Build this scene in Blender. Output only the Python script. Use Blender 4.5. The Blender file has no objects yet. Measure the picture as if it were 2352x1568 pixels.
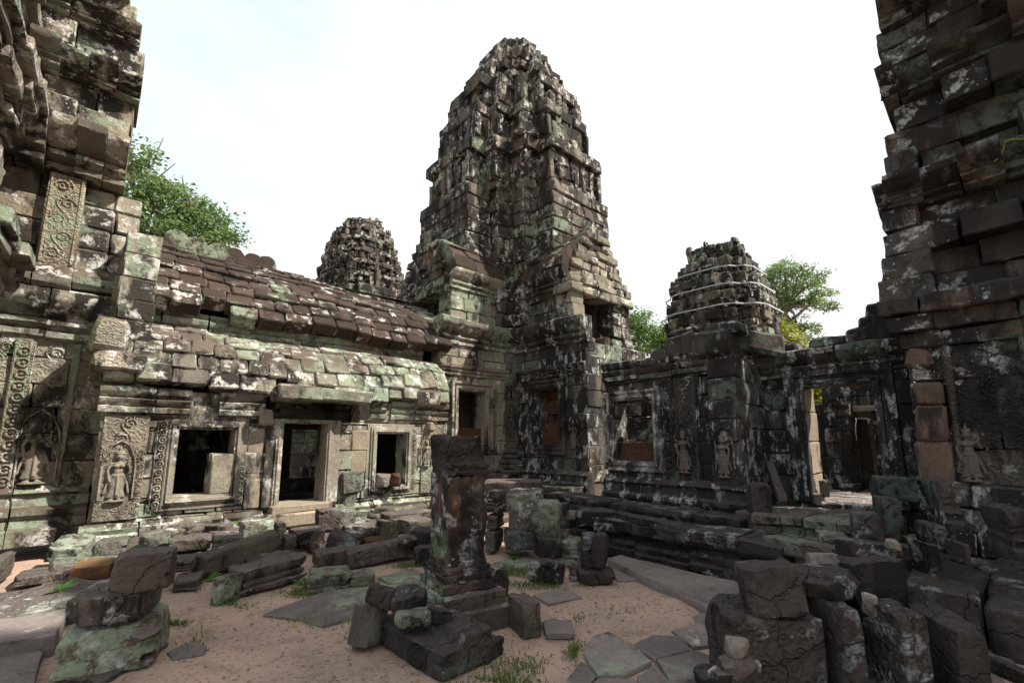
import bpy, bmesh, math, random
import numpy as np
from mathutils import Vector, Matrix, noise
random.seed(7)
SC = bpy.context.scene
COL = SC.collection

# ------------------------------------------------------------------ camera
EYE = 1.65
F, HOR, CX = 1056.0, 1010.0, 1176.0      # measured on a 2352 x 1568 copy of the photograph
PITCH = math.radians(9.0)
CY = HOR - F * math.tan(PITCH)                       # optical axis sits a little below the middle of the frame (lens shift)
AZ = math.radians(48.0)
FWD = Vector((math.cos(AZ) * math.cos(PITCH), math.sin(AZ) * math.cos(PITCH), math.sin(PITCH)))
RIGHT = Vector((math.sin(AZ), -math.cos(AZ), 0))
UP = RIGHT.cross(FWD)
CAM = Vector((0, 0, EYE))
cd = bpy.data.cameras.new('camera'); cam = bpy.data.objects.new('camera', cd); COL.objects.link(cam)
cam.matrix_world = Matrix.Translation(CAM) @ Matrix((RIGHT, UP, -FWD)).transposed().to_4x4()
cd.sensor_width = 36.0; cd.lens = 36.0 * F / 2352.0; cd.shift_y = (CY - 784.0) / 2352.0; cd.clip_start = 0.05; cd.clip_end = 2000
SC.camera = cam

# ------------------------------------------------------------------ sky, sun, exposure
SUN_EL, SUN_DIR = 49.0, Vector((0.66, -0.75, 0)).normalized()
sun_az = math.atan2(SUN_DIR.x, SUN_DIR.y)
w = bpy.data.worlds.new('World'); SC.world = w; w.use_nodes = True
nt = w.node_tree; nt.nodes.clear()
wo = nt.nodes.new('ShaderNodeOutputWorld'); bg = nt.nodes.new('ShaderNodeBackground')
sky = nt.nodes.new('ShaderNodeTexSky'); sky.sky_type = 'NISHITA'; sky.sun_disc = False
sky.sun_elevation = math.radians(SUN_EL); sky.sun_rotation = sun_az; sky.dust_density = 2.5; sky.air_density = 1.0
tc = nt.nodes.new('ShaderNodeTexCoord'); mp = nt.nodes.new('ShaderNodeMapping'); mp.inputs['Scale'].default_value = (1.0, 1.0, 2.2)
nz = nt.nodes.new('ShaderNodeTexNoise'); nz.inputs['Scale'].default_value = 1.6; nz.inputs['Detail'].default_value = 7; nz.inputs['Roughness'].default_value = 0.55
rp = nt.nodes.new('ShaderNodeValToRGB'); rp.color_ramp.elements[0].position = 0.30; rp.color_ramp.elements[1].position = 0.60
rp.color_ramp.elements[0].color = (.70, .70, .70, 1)
mx = nt.nodes.new('ShaderNodeMix'); mx.data_type = 'RGBA'; pass
nt.links.new(tc.outputs['Generated'], mp.inputs['Vector']); nt.links.new(mp.outputs['Vector'], nz.inputs['Vector'])
nt.links.new(nz.outputs['Fac'], rp.inputs['Fac']); nt.links.new(rp.outputs['Color'], mx.inputs['Factor'])
sunward = nt.nodes.new('ShaderNodeVectorMath'); sunward.operation = 'DOT_PRODUCT'; sunward.inputs[1].default_value = (.72, -.69, 0)
nt.links.new(tc.outputs['Generated'], sunward.inputs[0])
gr = nt.nodes.new('ShaderNodeMapRange'); gr.inputs['From Min'].default_value = -.62; gr.inputs['From Max'].default_value = .05; nt.links.new(sunward.outputs['Value'], gr.inputs['Value'])
hz = nt.nodes.new('ShaderNodeMix'); hz.data_type = 'RGBA'; hz.inputs['A'].default_value = (10.4, 12.0, 12.7, 1); hz.inputs['B'].default_value = (12.8, 12.8, 12.8, 1)
nt.links.new(gr.outputs['Result'], hz.inputs['Factor']); nt.links.new(hz.outputs['Result'], mx.inputs['B'])
nt.links.new(sky.outputs['Color'], mx.inputs['A']); nt.links.new(mx.outputs['Result'], bg.inputs['Color'])
bg.inputs['Strength'].default_value = 0.05
nt.links.new(bg.outputs['Background'], wo.inputs['Surface'])
sd = bpy.data.lights.new('sun', 'SUN'); sd.energy = 5.0; sd.angle = math.radians(0.6); sd.color = (1.0, 0.93, 0.82)
so = bpy.data.objects.new('sun', sd); COL.objects.link(so)
sv = Vector((SUN_DIR.x * math.cos(math.radians(SUN_EL)), SUN_DIR.y * math.cos(math.radians(SUN_EL)), math.sin(math.radians(SUN_EL))))
so.rotation_euler = sv.to_track_quat('Z', 'Y').to_euler(); so.location = (20, -30, 40)
SC.view_settings.view_transform = 'Standard'; SC.view_settings.look = 'None'; SC.view_settings.gamma = 1.0
SC.view_settings.exposure = 1.0

# ------------------------------------------------------------------ pixel -> point helpers (photo measured at 2352 x 1568)
def ray(x, y): return FWD + RIGHT * ((x - CX) / F) - UP * ((y - CY) / F)
def onz(x, y, z=0.0): d = ray(x, y); return CAM + d * ((z - EYE) / d.z)
def ony(x, y, Y): d = ray(x, y); return CAM + d * (Y / d.y)
def onx(x, y, X): d = ray(x, y); return CAM + d * (X / d.x)
def onr(x, y, r): d = ray(x, y); return CAM + d * (r / math.hypot(d.x, d.y))
def U(a, b): return random.uniform(a, b)
Z = Vector((0, 0, 1))

class Fr:
    """A vertical plane: u runs to the right seen from outside, v is height, w comes out of the wall."""
    def __init__(s, O, n):
        s.O = Vector(O); s.N = Vector(n).normalized(); s.U = Z.cross(s.N)
    def pt(s, u, v, w=0.0): return s.O + s.U * u + Z * v + s.N * w
    def px(s, x, y, w=0.0):
        d = ray(x, y); o = s.O + s.N * w
        P = CAM + d * ((o - CAM).dot(s.N) / d.dot(s.N)); return (P - s.O).dot(s.U), P.z - s.O.z

# ------------------------------------------------------------------ materials
def N(nt, t, **kw):
    n = nt.nodes.new('ShaderNode' + t)
    for k, v in kw.items():
        if k in n.inputs: n.inputs[k].default_value = v
        else: setattr(n, k, v)
    return n
def ramp(nt, src, lo, hi):
    n = N(nt, 'MapRange'); n.interpolation_type = 'SMOOTHSTEP'
    n.inputs['From Min'].default_value = lo; n.inputs['From Max'].default_value = hi
    nt.links.new(src, n.inputs['Value']); return n.outputs['Result']
def mul(nt, a, b, op='MULTIPLY'):
    n = N(nt, 'Math', operation=op)
    for i, s in enumerate((a, b)):
        if isinstance(s, (int, float)): n.inputs[i].default_value = s
        else: nt.links.new(s, n.inputs[i])
    return n.outputs[0]
def mixc(nt, fac, a, b):
    n = N(nt, 'Mix', data_type='RGBA')
    for k, s in (('Factor', fac), ('A', a), ('B', b)):
        if isinstance(s, (int, float)): n.inputs[k].default_value = s
        elif isinstance(s, tuple): n.inputs[k].default_value = s + (1,)
        else: nt.links.new(s, n.inputs[k])
    return n.outputs['Result']
def stone(name, a, b, dark=0.5, white=0.5, green=0.5, top=None, topamt=0.8, island=0.22, bump=0.6, wcol=(.62, .60, .56),
          gcol=(.21, .26, .185), dcol=(.020, .018, .017), carve=0.0, red=0.0, wsc=1.0, vstreak=0.35, wstr=1.0, crack=0.0):
    """Weathered sandstone: two stone tones, black algae in streaks, green crust, white lichen blots and specks."""
    m = bpy.data.materials.new(name); m.use_nodes = True; nt = m.node_tree
    bs = nt.nodes['Principled BSDF']; bs.inputs['Roughness'].default_value = 0.93; bs.inputs['Specular IOR Level'].default_value = 0.12
    g = N(nt, 'NewGeometry'); P = g.outputs['Position']; L = nt.links
    mp = N(nt, 'Mapping'); mp.inputs['Scale'].default_value = (1, 1, vstreak); L.new(P, mp.inputs['Vector'])
    def noi(vec, sc, det=5, ro=0.6, off=0.0):
        n = N(nt, 'TexNoise', Scale=sc, Detail=det, Roughness=ro)
        if off:
            a_ = N(nt, 'VectorMath', operation='ADD'); a_.inputs[1].default_value = (off, off * .7, off * 1.3); L.new(vec, a_.inputs[0]); vec = a_.outputs[0]
        L.new(vec, n.inputs['Vector']); return n.outputs['Fac']
    n1 = noi(P, 1.3, 4, .6); fine = noi(P, 26, 4, .7)
    col = mixc(nt, ramp(nt, n1, .35, .65), a, b)
    if red > 0:
        col = mixc(nt, mul(nt, ramp(nt, noi(P, .9, 4, .6, 31.), .55, .66), red), col, (.26, .10, .055))
    hs = N(nt, 'HueSaturation'); L.new(col, hs.inputs['Color'])
    iv = N(nt, 'MapRange'); L.new(g.outputs['Random Per Island'], iv.inputs['Value'])
    iv.inputs['To Min'].default_value = 1 - island * 1.25; iv.inputs['To Max'].default_value = 1 + island
    fv = N(nt, 'MapRange'); L.new(fine, fv.inputs['Value']); fv.inputs['From Min'].default_value = .25; fv.inputs['From Max'].default_value = .75
    fv.inputs['To Min'].default_value = .72; fv.inputs['To Max'].default_value = 1.25
    L.new(mul(nt, iv.outputs['Result'], fv.outputs['Result']), hs.inputs['Value']); col = hs.outputs['Color']
    sx = N(nt, 'SeparateXYZ'); L.new(g.outputs['Normal'], sx.inputs[0]); nzv = sx.outputs['Z']
    if dark > 0:
        n2 = noi(mp.outputs['Vector'], 1.9, 7, .68, 5.)
        n2b = mul(nt, n2, mul(nt, mul(nt, g.outputs['Random Per Island'], .14), -.07, 'ADD'), 'ADD')
        t = .72 - .44 * dark
        col = mixc(nt, mul(nt, ramp(nt, n2b, t - .05, t + .06), .93), col, dcol)
    if top:
        col = mixc(nt, mul(nt, ramp(nt, nzv, .35, .75), topamt), col, mixc(nt, ramp(nt, fine, .4, .62), top, tuple(c * .62 for c in top)))
    if green > 0:
        isl2 = N(nt, 'Math', operation='FRACT'); L.new(mul(nt, g.outputs['Random Per Island'], 7.31), isl2.inputs[0])
        reg = ramp(nt, mul(nt, noi(P, .75, 3, .5, 17.), mul(nt, mul(nt, isl2.outputs[0], .20), -.10, 'ADD'), 'ADD'), .66 - .34 * green, .74 - .30 * green)
        spk = ramp(nt, noi(P, 7.5, 6, .72, 3.), .40, .56)
        col = mixc(nt, mul(nt, mul(nt, reg, spk), .85), col, gcol)
    if white > 0:
        reg = ramp(nt, mul(nt, noi(P, 1.05, 3, .55, 43.), mul(nt, mul(nt, g.outputs['Random Per Island'], .26), -.13, 'ADD'), 'ADD'), .66 - .36 * white, .76 - .30 * white)
        mw = N(nt, 'Mapping'); mw.inputs['Scale'].default_value = (1, 1, wstr); L.new(P, mw.inputs['Vector'])
        blot = mul(nt, ramp(nt, noi(mw.outputs['Vector'], 5.2 * wsc, 4, .60, 11.), .515, .60), ramp(nt, noi(P, 17.0 * wsc, 5, .75, 51.), .36, .56))
        vo = N(nt, 'TexVoronoi', Scale=27.0 * wsc); L.new(P, vo.inputs['Vector'])
        sc_ = N(nt, 'SeparateColor'); L.new(vo.outputs['Color'], sc_.inputs[0])
        dot = mul(nt, mul(nt, vo.outputs['Distance'], mul(nt, sc_.outputs[0], .27), 'LESS_THAN'), mul(nt, sc_.outputs[1], .74, 'GREATER_THAN'))
        lich = mul(nt, mul(nt, blot, reg), mul(nt, dot, reg), 'MAXIMUM')
        col = mixc(nt, mul(nt, lich, .82), col, mixc(nt, ramp(nt, fine, .35, .6), tuple(c * .72 for c in wcol), wcol))
    L.new(col, bs.inputs['Base Color'])
    h = mul(nt, mul(nt, fine, .35), noi(P, 7.5, 6, .7, 3.) if green > 0 else noi(P, 7.5, 5, .7, 3.), 'ADD')
    if carve > 0:
        vc = N(nt, 'TexVoronoi', Scale=15.0); vc.feature = 'SMOOTH_F1'; L.new(P, vc.inputs['Vector'])
        wv = mul(nt, mul(nt, vc.outputs['Distance'], 17.0), 0, 'ADD'); sn = N(nt, 'Math', operation='SINE'); L.new(wv, sn.inputs[0])
        h = mul(nt, h, mul(nt, sn.outputs[0], carve * .6), 'ADD')
    if crack > 0:
        wn = N(nt, 'TexNoise', Scale=2.5, Detail=4); L.new(P, wn.inputs['Vector'])
        wp = N(nt, 'VectorMath', operation='MULTIPLY_ADD'); wp.inputs[1].default_value = (.5, .5, .5); L.new(wn.outputs['Color'], wp.inputs[0]); L.new(P, wp.inputs[2])
        vk = N(nt, 'TexVoronoi', Scale=1.9); vk.feature = 'DISTANCE_TO_EDGE'; L.new(wp.outputs[0], vk.inputs['Vector'])
        line = ramp(nt, vk.outputs['Distance'], .0, .022)
        vp = N(nt, 'TexVoronoi', Scale=17.0); L.new(P, vp.inputs['Vector'])
        s2 = N(nt, 'SeparateColor'); L.new(vp.outputs['Color'], s2.inputs[0])
        pit = mul(nt, ramp(nt, vp.outputs['Distance'], .05, .30), mul(nt, s2.outputs[2], .7, 'LESS_THAN'), 'MAXIMUM')
        h = mul(nt, h, mul(nt, mul(nt, line, .5 * crack), mul(nt, pit, .35 * crack), 'ADD'), 'ADD')
    bp = N(nt, 'Bump', Strength=bump, Distance=.06); L.new(h, bp.inputs['Height']); L.new(bp.outputs['Normal'], bs.inputs['Normal'])
    return m
def plain(name, c, rough=.9, c2=None, sc=6.0, bump=.2, trans=0.0):
    m = bpy.data.materials.new(name); m.use_nodes = True; nt = m.node_tree; bs = nt.nodes['Principled BSDF']
    bs.inputs['Roughness'].default_value = rough; bs.inputs['Specular IOR Level'].default_value = .2
    g = N(nt, 'NewGeometry'); n = N(nt, 'TexNoise', Scale=sc, Detail=6, Roughness=.65); nt.links.new(g.outputs['Position'], n.inputs['Vector'])
    c2 = c2 or tuple(x * .6 for x in c)
    col = mixc(nt, ramp(nt, n.outputs['Fac'], .35, .65), c, c2)
    hs = N(nt, 'HueSaturation'); nt.links.new(col, hs.inputs['Color'])
    iv = N(nt, 'MapRange'); nt.links.new(g.outputs['Random Per Island'], iv.inputs['Value']); iv.inputs['To Min'].default_value = .7; iv.inputs['To Max'].default_value = 1.3
    nt.links.new(iv.outputs['Result'], hs.inputs['Value'])
    nt.links.new(hs.outputs['Color'], bs.inputs['Base Color'])
    bp = N(nt, 'Bump', Strength=bump, Distance=.04); nt.links.new(n.outputs['Fac'], bp.inputs['Height']); nt.links.new(bp.outputs['Normal'], bs.inputs['Normal'])
    if trans > 0:
        tr = N(nt, 'BsdfTranslucent'); nt.links.new(hs.outputs['Color'], tr.inputs['Color'])
        ms = N(nt, 'MixShader'); ms.inputs[0].default_value = trans
        nt.links.new(bs.outputs[0], ms.inputs[1]); nt.links.new(tr.outputs[0], ms.inputs[2]); nt.links.new(ms.outputs[0], nt.nodes['Material Output'].inputs['Surface'])
    return m
BROWN = (.082, .056, .047)
M = {}
M['lit'] = stone('sandstone_pale', (.275, .24, .185), (.195, .178, .145), dark=.46, white=.66, green=.42, top=BROWN, bump=.55)
M['litcarve'] = stone('sandstone_carved', (.275, .24, .185), (.20, .18, .145), dark=.40, white=.52, green=.28, top=BROWN, bump=.7, carve=.25)
M['frame'] = stone('sandstone_frame', (.26, .228, .18), (.19, .172, .142), dark=.40, white=.45, green=.25, bump=.4, island=.1)
M['clean'] = stone('sandstone_clean', (.28, .23, .175), (.21, .175, .135), dark=.32, white=.16, green=.0, bump=.35, island=.15)
M['vault'] = stone('sandstone_mossy', (.225, .20, .16), (.16, .145, .12), dark=.42, white=.70, green=.66, top=(.088, .063, .050), topamt=.75, bump=.55)
M['roof'] = stone('roof_stone', (.068, .048, .039), (.050, .037, .032), dark=.32, white=.36, green=.26, bump=.6, island=.30)
M['tower'] = stone('tower_stone', (.172, .150, .125), (.108, .099, .088), dark=.58, white=.66, green=.22, top=(.10, .078, .064), topamt=.6, bump=.75, island=.35, red=.12)
M['towerleft'] = stone('tower_stone_pale', (.23, .195, .145), (.155, .135, .11), dark=.50, white=.66, green=.30, top=(.16, .13, .10), topamt=.5, bump=.7, island=.3)
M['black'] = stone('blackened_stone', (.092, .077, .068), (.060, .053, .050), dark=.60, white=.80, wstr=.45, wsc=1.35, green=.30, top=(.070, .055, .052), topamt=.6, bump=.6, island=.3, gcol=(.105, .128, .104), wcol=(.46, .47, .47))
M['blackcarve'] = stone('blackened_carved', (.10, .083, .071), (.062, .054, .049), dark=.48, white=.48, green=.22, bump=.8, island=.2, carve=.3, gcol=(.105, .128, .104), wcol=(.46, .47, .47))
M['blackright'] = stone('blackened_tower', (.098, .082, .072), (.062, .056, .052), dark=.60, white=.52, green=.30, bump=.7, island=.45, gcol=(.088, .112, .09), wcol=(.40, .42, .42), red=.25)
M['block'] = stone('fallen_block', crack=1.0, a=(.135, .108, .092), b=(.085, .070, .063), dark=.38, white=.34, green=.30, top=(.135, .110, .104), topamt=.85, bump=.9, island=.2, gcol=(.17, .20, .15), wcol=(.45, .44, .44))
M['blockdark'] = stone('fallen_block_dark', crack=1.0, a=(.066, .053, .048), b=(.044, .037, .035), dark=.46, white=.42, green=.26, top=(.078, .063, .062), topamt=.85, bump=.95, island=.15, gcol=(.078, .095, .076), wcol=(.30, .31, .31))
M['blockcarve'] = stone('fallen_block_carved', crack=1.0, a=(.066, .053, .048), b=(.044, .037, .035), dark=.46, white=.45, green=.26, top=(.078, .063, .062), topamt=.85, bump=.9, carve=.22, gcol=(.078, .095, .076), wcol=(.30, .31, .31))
M['blockgreen'] = stone('mossy_block', crack=1.0, a=(.13, .108, .085), b=(.085, .072, .06), dark=.40, white=.36, green=.58, top=(.10, .08, .075), topamt=.8, bump=.55, gcol=(.235, .275, .21))
M['dancer'] = stone('dancer_stone', (.15, .125, .108), (.115, .096, .084), dark=.25, white=.15, green=.12, bump=.3)
M['creamcarve'] = stone('cream_carving', (.27, .225, .165), (.20, .17, .13), dark=.3, white=.3, green=.15, bump=.8, carve=.25)
M['whitewall'] = stone('lichened_wall', (.25, .215, .165), (.17, .15, .125), dark=.42, white=.95, green=.25, bump=.7, island=.3)
M['mossface'] = stone('mossy_face', crack=.6, a=(.14, .105, .075), b=(.10, .08, .062), dark=.34, white=.62, green=.85, top=(.12, .095, .085), topamt=.8, bump=.7, gcol=(.25, .30, .22), wcol=(.50, .50, .49), wsc=.6)
M['orange'] = stone('orange_stone', (.145, .072, .034), (.10, .054, .030), dark=.36, white=.22, green=.1, top=(.30, .19, .10), topamt=.35, bump=.6)
M['laterite'] = stone('laterite', (.115, .058, .040), (.078, .043, .032), dark=.28, white=.12, green=.12, bump=1.0)
M['palestone'] = stone('pale_rock', (.19, .16, .14), (.14, .12, .105), dark=.15, white=.1, green=.0, bump=.5)
M['pave'] = stone('paving_stone', (.185, .155, .145), (.14, .118, .112), dark=.15, white=.12, green=.18, bump=.35, island=.2, vstreak=1.0)
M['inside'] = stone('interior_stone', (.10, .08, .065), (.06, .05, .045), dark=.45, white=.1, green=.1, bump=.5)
M['leaf'] = plain('leaf_green', (.12, .20, .045), .6, (.075, .14, .03), sc=.6, trans=.45)
M['leaf2'] = plain('leaf_pale', (.19, .275, .105), .6, (.105, .17, .06), sc=.3, trans=.45)
M['leafy'] = plain('leaf_yellow', (.30, .30, .05), .6, (.18, .22, .035), sc=.5, trans=.45)
M['fern'] = plain('fern_leaf', (.07, .19, .03), .6, (.045, .13, .02), sc=5, trans=.35)
M['grass'] = plain('grass_blade', (.075, .15, .03), .7, (.10, .13, .035), sc=5, trans=.3)
M['bark'] = plain('bark', (.19, .16, .13), .9, (.10, .085, .07), sc=3)
M['strap'] = plain('strap', (.44, .50, .52), .6, (.30, .34, .35))
M['wire'] = plain('wire', (.08, .08, .08), .5)

# ------------------------------------------------------------------ mesh builder
SIG = [(i, j, k) for i in (-1, 1) for j in (-1, 1) for k in (-1, 1)]
SID = {s: i for i, s in enumerate(SIG)}
CB = []
for a_ in range(3):
    b_, c_ = [x for x in range(3) if x != a_]
    for s_ in (-1, 1):
        q = []
        for sb, sc_ in ((-1, -1), (1, -1), (1, 1), (-1, 1)):
            t = [0, 0, 0]; t[a_] = s_; t[b_] = sb; t[c_] = sc_; q.append(SID[tuple(t)] * 3 + a_)
        CB.append(q)
    for sb in (-1, 1):
        for sc_ in (-1, 1):
            t = [0, 0, 0]; t[b_] = sb; t[c_] = sc_; t[a_] = -1; c1 = SID[tuple(t)]; t[a_] = 1; c2 = SID[tuple(t)]
            CB.append([c1 * 3 + b_, c2 * 3 + b_, c2 * 3 + c_, c1 * 3 + c_])
for i_ in range(8): CB.append([i_ * 3, i_ * 3 + 1, i_ * 3 + 2])

class MB:
    def __init__(s): s.v = []; s.f = []
    def cbox(s, fr, u0, u1, v0, v1, w0, w1, b=.02, j=.012, taper=0.0):
        b = min(b, .3 * (u1 - u0), .3 * (v1 - v0)); n = len(s.v); lo = (u0, v0, w0); hi = (u1, v1, w1)
        uc = (u0 + u1) / 2
        for sg in SIG:
            jj = (U(-j, j), U(-j, j), U(-j, j))
            for a in range(3):
                c = [0, 0, 0]
                for k in range(3):
                    x = lo[k] if sg[k] < 0 else hi[k]
                    if k != a: x -= sg[k] * b
                    c[k] = x + jj[k]
                if taper and sg[1] > 0: c[0] = uc + (c[0] - uc) * (1 - taper)
                s.v.append(fr.pt(*c))
        s.f += [[n + i for i in q] for q in CB]
    def prism(s, fr, prof, u0, u1, slices=2, jv=.006, du=0, dv=0, dw=0):
        n0 = len(s.v); m = len(prof)
        for k in range(slices + 1):
            u = u0 + (u1 - u0) * k / slices
            for (w_, v_) in prof: s.v.append(fr.pt(u, v_ + dv + U(-jv, jv), w_ + dw + U(-jv, jv)))
        for k in range(slices):
            for i in range(m):
                a = n0 + k * m + i; b = n0 + k * m + (i + 1) % m; s.f.append([a, b, b + m, a + m])
        s.f.append([n0 + i for i in range(m)][::-1]); s.f.append([n0 + slices * m + i for i in range(m)])
    def mould(s, fr, u0, u1, prof, seg=.75, j=.012, jv=.006, back=-.15, gap=.006, miss=0.0):
        """A carved moulding cut into blocks along a wall; prof = [(out, height) ...] from bottom to top."""
        pr = list(prof) + [(back, prof[-1][1]), (back, prof[0][1])]
        n = max(1, round((u1 - u0) / seg)); e = [u0 + (u1 - u0) * (k + (U(-.25, .25) if 0 < k < n else 0)) / n for k in range(n + 1)]
        for k in range(n):
            if random.random() < miss: continue
            s.prism(fr, pr, e[k] + gap, e[k + 1] - gap, max(2, int((e[k + 1] - e[k]) / .16)), jv, 0, U(-j, j), U(-j, j) * 1.5)
    def masonry(s, fr, u0, u1, v0, v1, holes=(), rh=.3, bl=(.4, .85), depth=.45, jit=.018, w=0.0, b=.016, gap=.004, wf=None, miss=0.0, j=.009):
        vs = sorted({v0, v1} | {min(max(h[k], v0), v1) for h in holes for k in (2, 3)})
        for va, vb in zip(vs, vs[1:]):
            if vb - va < .02: continue
            n = max(1, round((vb - va) / rh)); hs = [U(.85, 1.15) for _ in range(n)]; t = sum(hs); z = va
            for hh in hs:
                z2 = z + hh / t * (vb - va); zc = (z + z2) / 2; free = [(u0, u1)]
                for (a, c, d, e) in holes:
                    if d < zc < e:
                        free = [q for p in free for q in ((p[0], min(p[1], a)), (max(p[0], c), p[1])) if q[1] - q[0] > .03]
                for (a, c) in free:
                    x = a
                    while x < c - .01:
                        L = U(*bl); x2 = x + L
                        if c - x2 < bl[0] * .6: x2 = c
                        ww = w + U(-jit, jit) + (wf((x + x2) / 2, zc) if wf else 0)
                        if random.random() >= miss:
                            s.cbox(fr, x + gap, x2 - gap, z + gap * .7, z2 - gap * .7, ww - depth, ww, b, j)
                        x = x2
                z = z2
    def rings(s, fr, u0, u1, v0, v1, steps, bottom=True, ts=1.0):
        """Stepped frame round an opening: steps = [(distance from opening, out)]."""
        n0 = len(s.v)
        for d, w_ in steps:
            vb = v0 - d if bottom else v0
            for (u, v) in ((u0 - d, vb), (u0 - d, v1 + d * ts), (u1 + d, v1 + d * ts), (u1 + d, vb)): s.v.append(fr.pt(u, v, w_))
        for k in range(len(steps) - 1):
            for i in range(4 if bottom else 3):
                a = n0 + k * 4 + i; b = n0 + k * 4 + (i + 1) % 4; s.f.append([a, b, b + 4, a + 4])
    def cut(s, *a, **k):
        o = s.build(*a, **k); s.v = []; s.f = []; return o
    def tube(s, pts, rad, seg=7):
        n0 = len(s.v)
        for i, p in enumerate(pts):
            p = Vector(p); d = (Vector(pts[min(i + 1, len(pts) - 1)]) - Vector(pts[max(i - 1, 0)])).normalized()
            a = d.cross(Vector((.3, .2, .93))).normalized(); b = d.cross(a); r = rad[i] if isinstance(rad, (list, tuple)) else rad
            for k in range(seg): t = 2 * math.pi * k / seg; s.v.append(p + (a * math.cos(t) + b * math.sin(t)) * r)
        for i in range(len(pts) - 1):
            for k in range(seg): a = n0 + i * seg + k; b = n0 + i * seg + (k + 1) % seg; s.f.append([a, b, b + seg, a + seg])
        s.f.append([n0 + k for k in range(seg)]); s.f.append([n0 + (len(pts) - 1) * seg + k for k in range(seg)][::-1])
    def build(s, name, mat, parent=None, sub=1, disp=((.45, .05), (.12, .025)), smooth=True, sharp=38, recalc=True):
        me = bpy.data.meshes.new(name); O = root_loc(parent) if parent else (sum(s.v, Vector()) / max(1, len(s.v)))
        if not parent: O = Vector((O.x, O.y, min(p.z for p in s.v)))
        me.from_pydata([tuple(p - O) for p in s.v], [], s.f)
        if recalc:
            bm = bmesh.new(); bm.from_mesh(me); bmesh.ops.recalc_face_normals(bm, faces=bm.faces); bm.to_mesh(me); bm.free()
        if smooth:
            me.polygons.foreach_set('use_smooth', [True] * len(me.polygons))
            if sharp: me.set_sharp_from_angle(angle=math.radians(sharp))
        o = bpy.data.objects.new(name, me); COL.objects.link(o)
        me.materials.append(mat)
        if parent: o.parent = parent
        else: o.location = O
        if sub:
            md = o.modifiers.new('sub', 'SUBSURF'); md.subdivision_type = 'SIMPLE'; md.levels = sub; md.render_levels = sub
        for sc, st in disp: add_disp(o, sc, st)
        return o
TEX = {}
def add_disp(o, sc, st):
    if sc not in TEX:
        t = bpy.data.textures.new('erosion_%03d' % int(sc * 100), 'CLOUDS'); t.noise_scale = sc; t.noise_depth = 2; TEX[sc] = t
    d = o.modifiers.new('erode', 'DISPLACE'); d.texture = TEX[sc]; d.texture_coords = 'GLOBAL'; d.strength = st; d.mid_level = .5
def root_loc(o):
    p = Vector()
    while o: p += o.location; o = o.parent
    return p
def tag(o, label, cat, group=None, kind=None):
    if label: o['label'] = label
    if cat: o['category'] = cat
    if group: o['group'] = group
    if kind: o['kind'] = kind
    return o
def thing(name, label, cat, loc, group=None):
    o = bpy.data.objects.new(name, None); COL.objects.link(o); o.location = loc; o.empty_display_size = .3
    return tag(o, label, cat, group)

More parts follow.
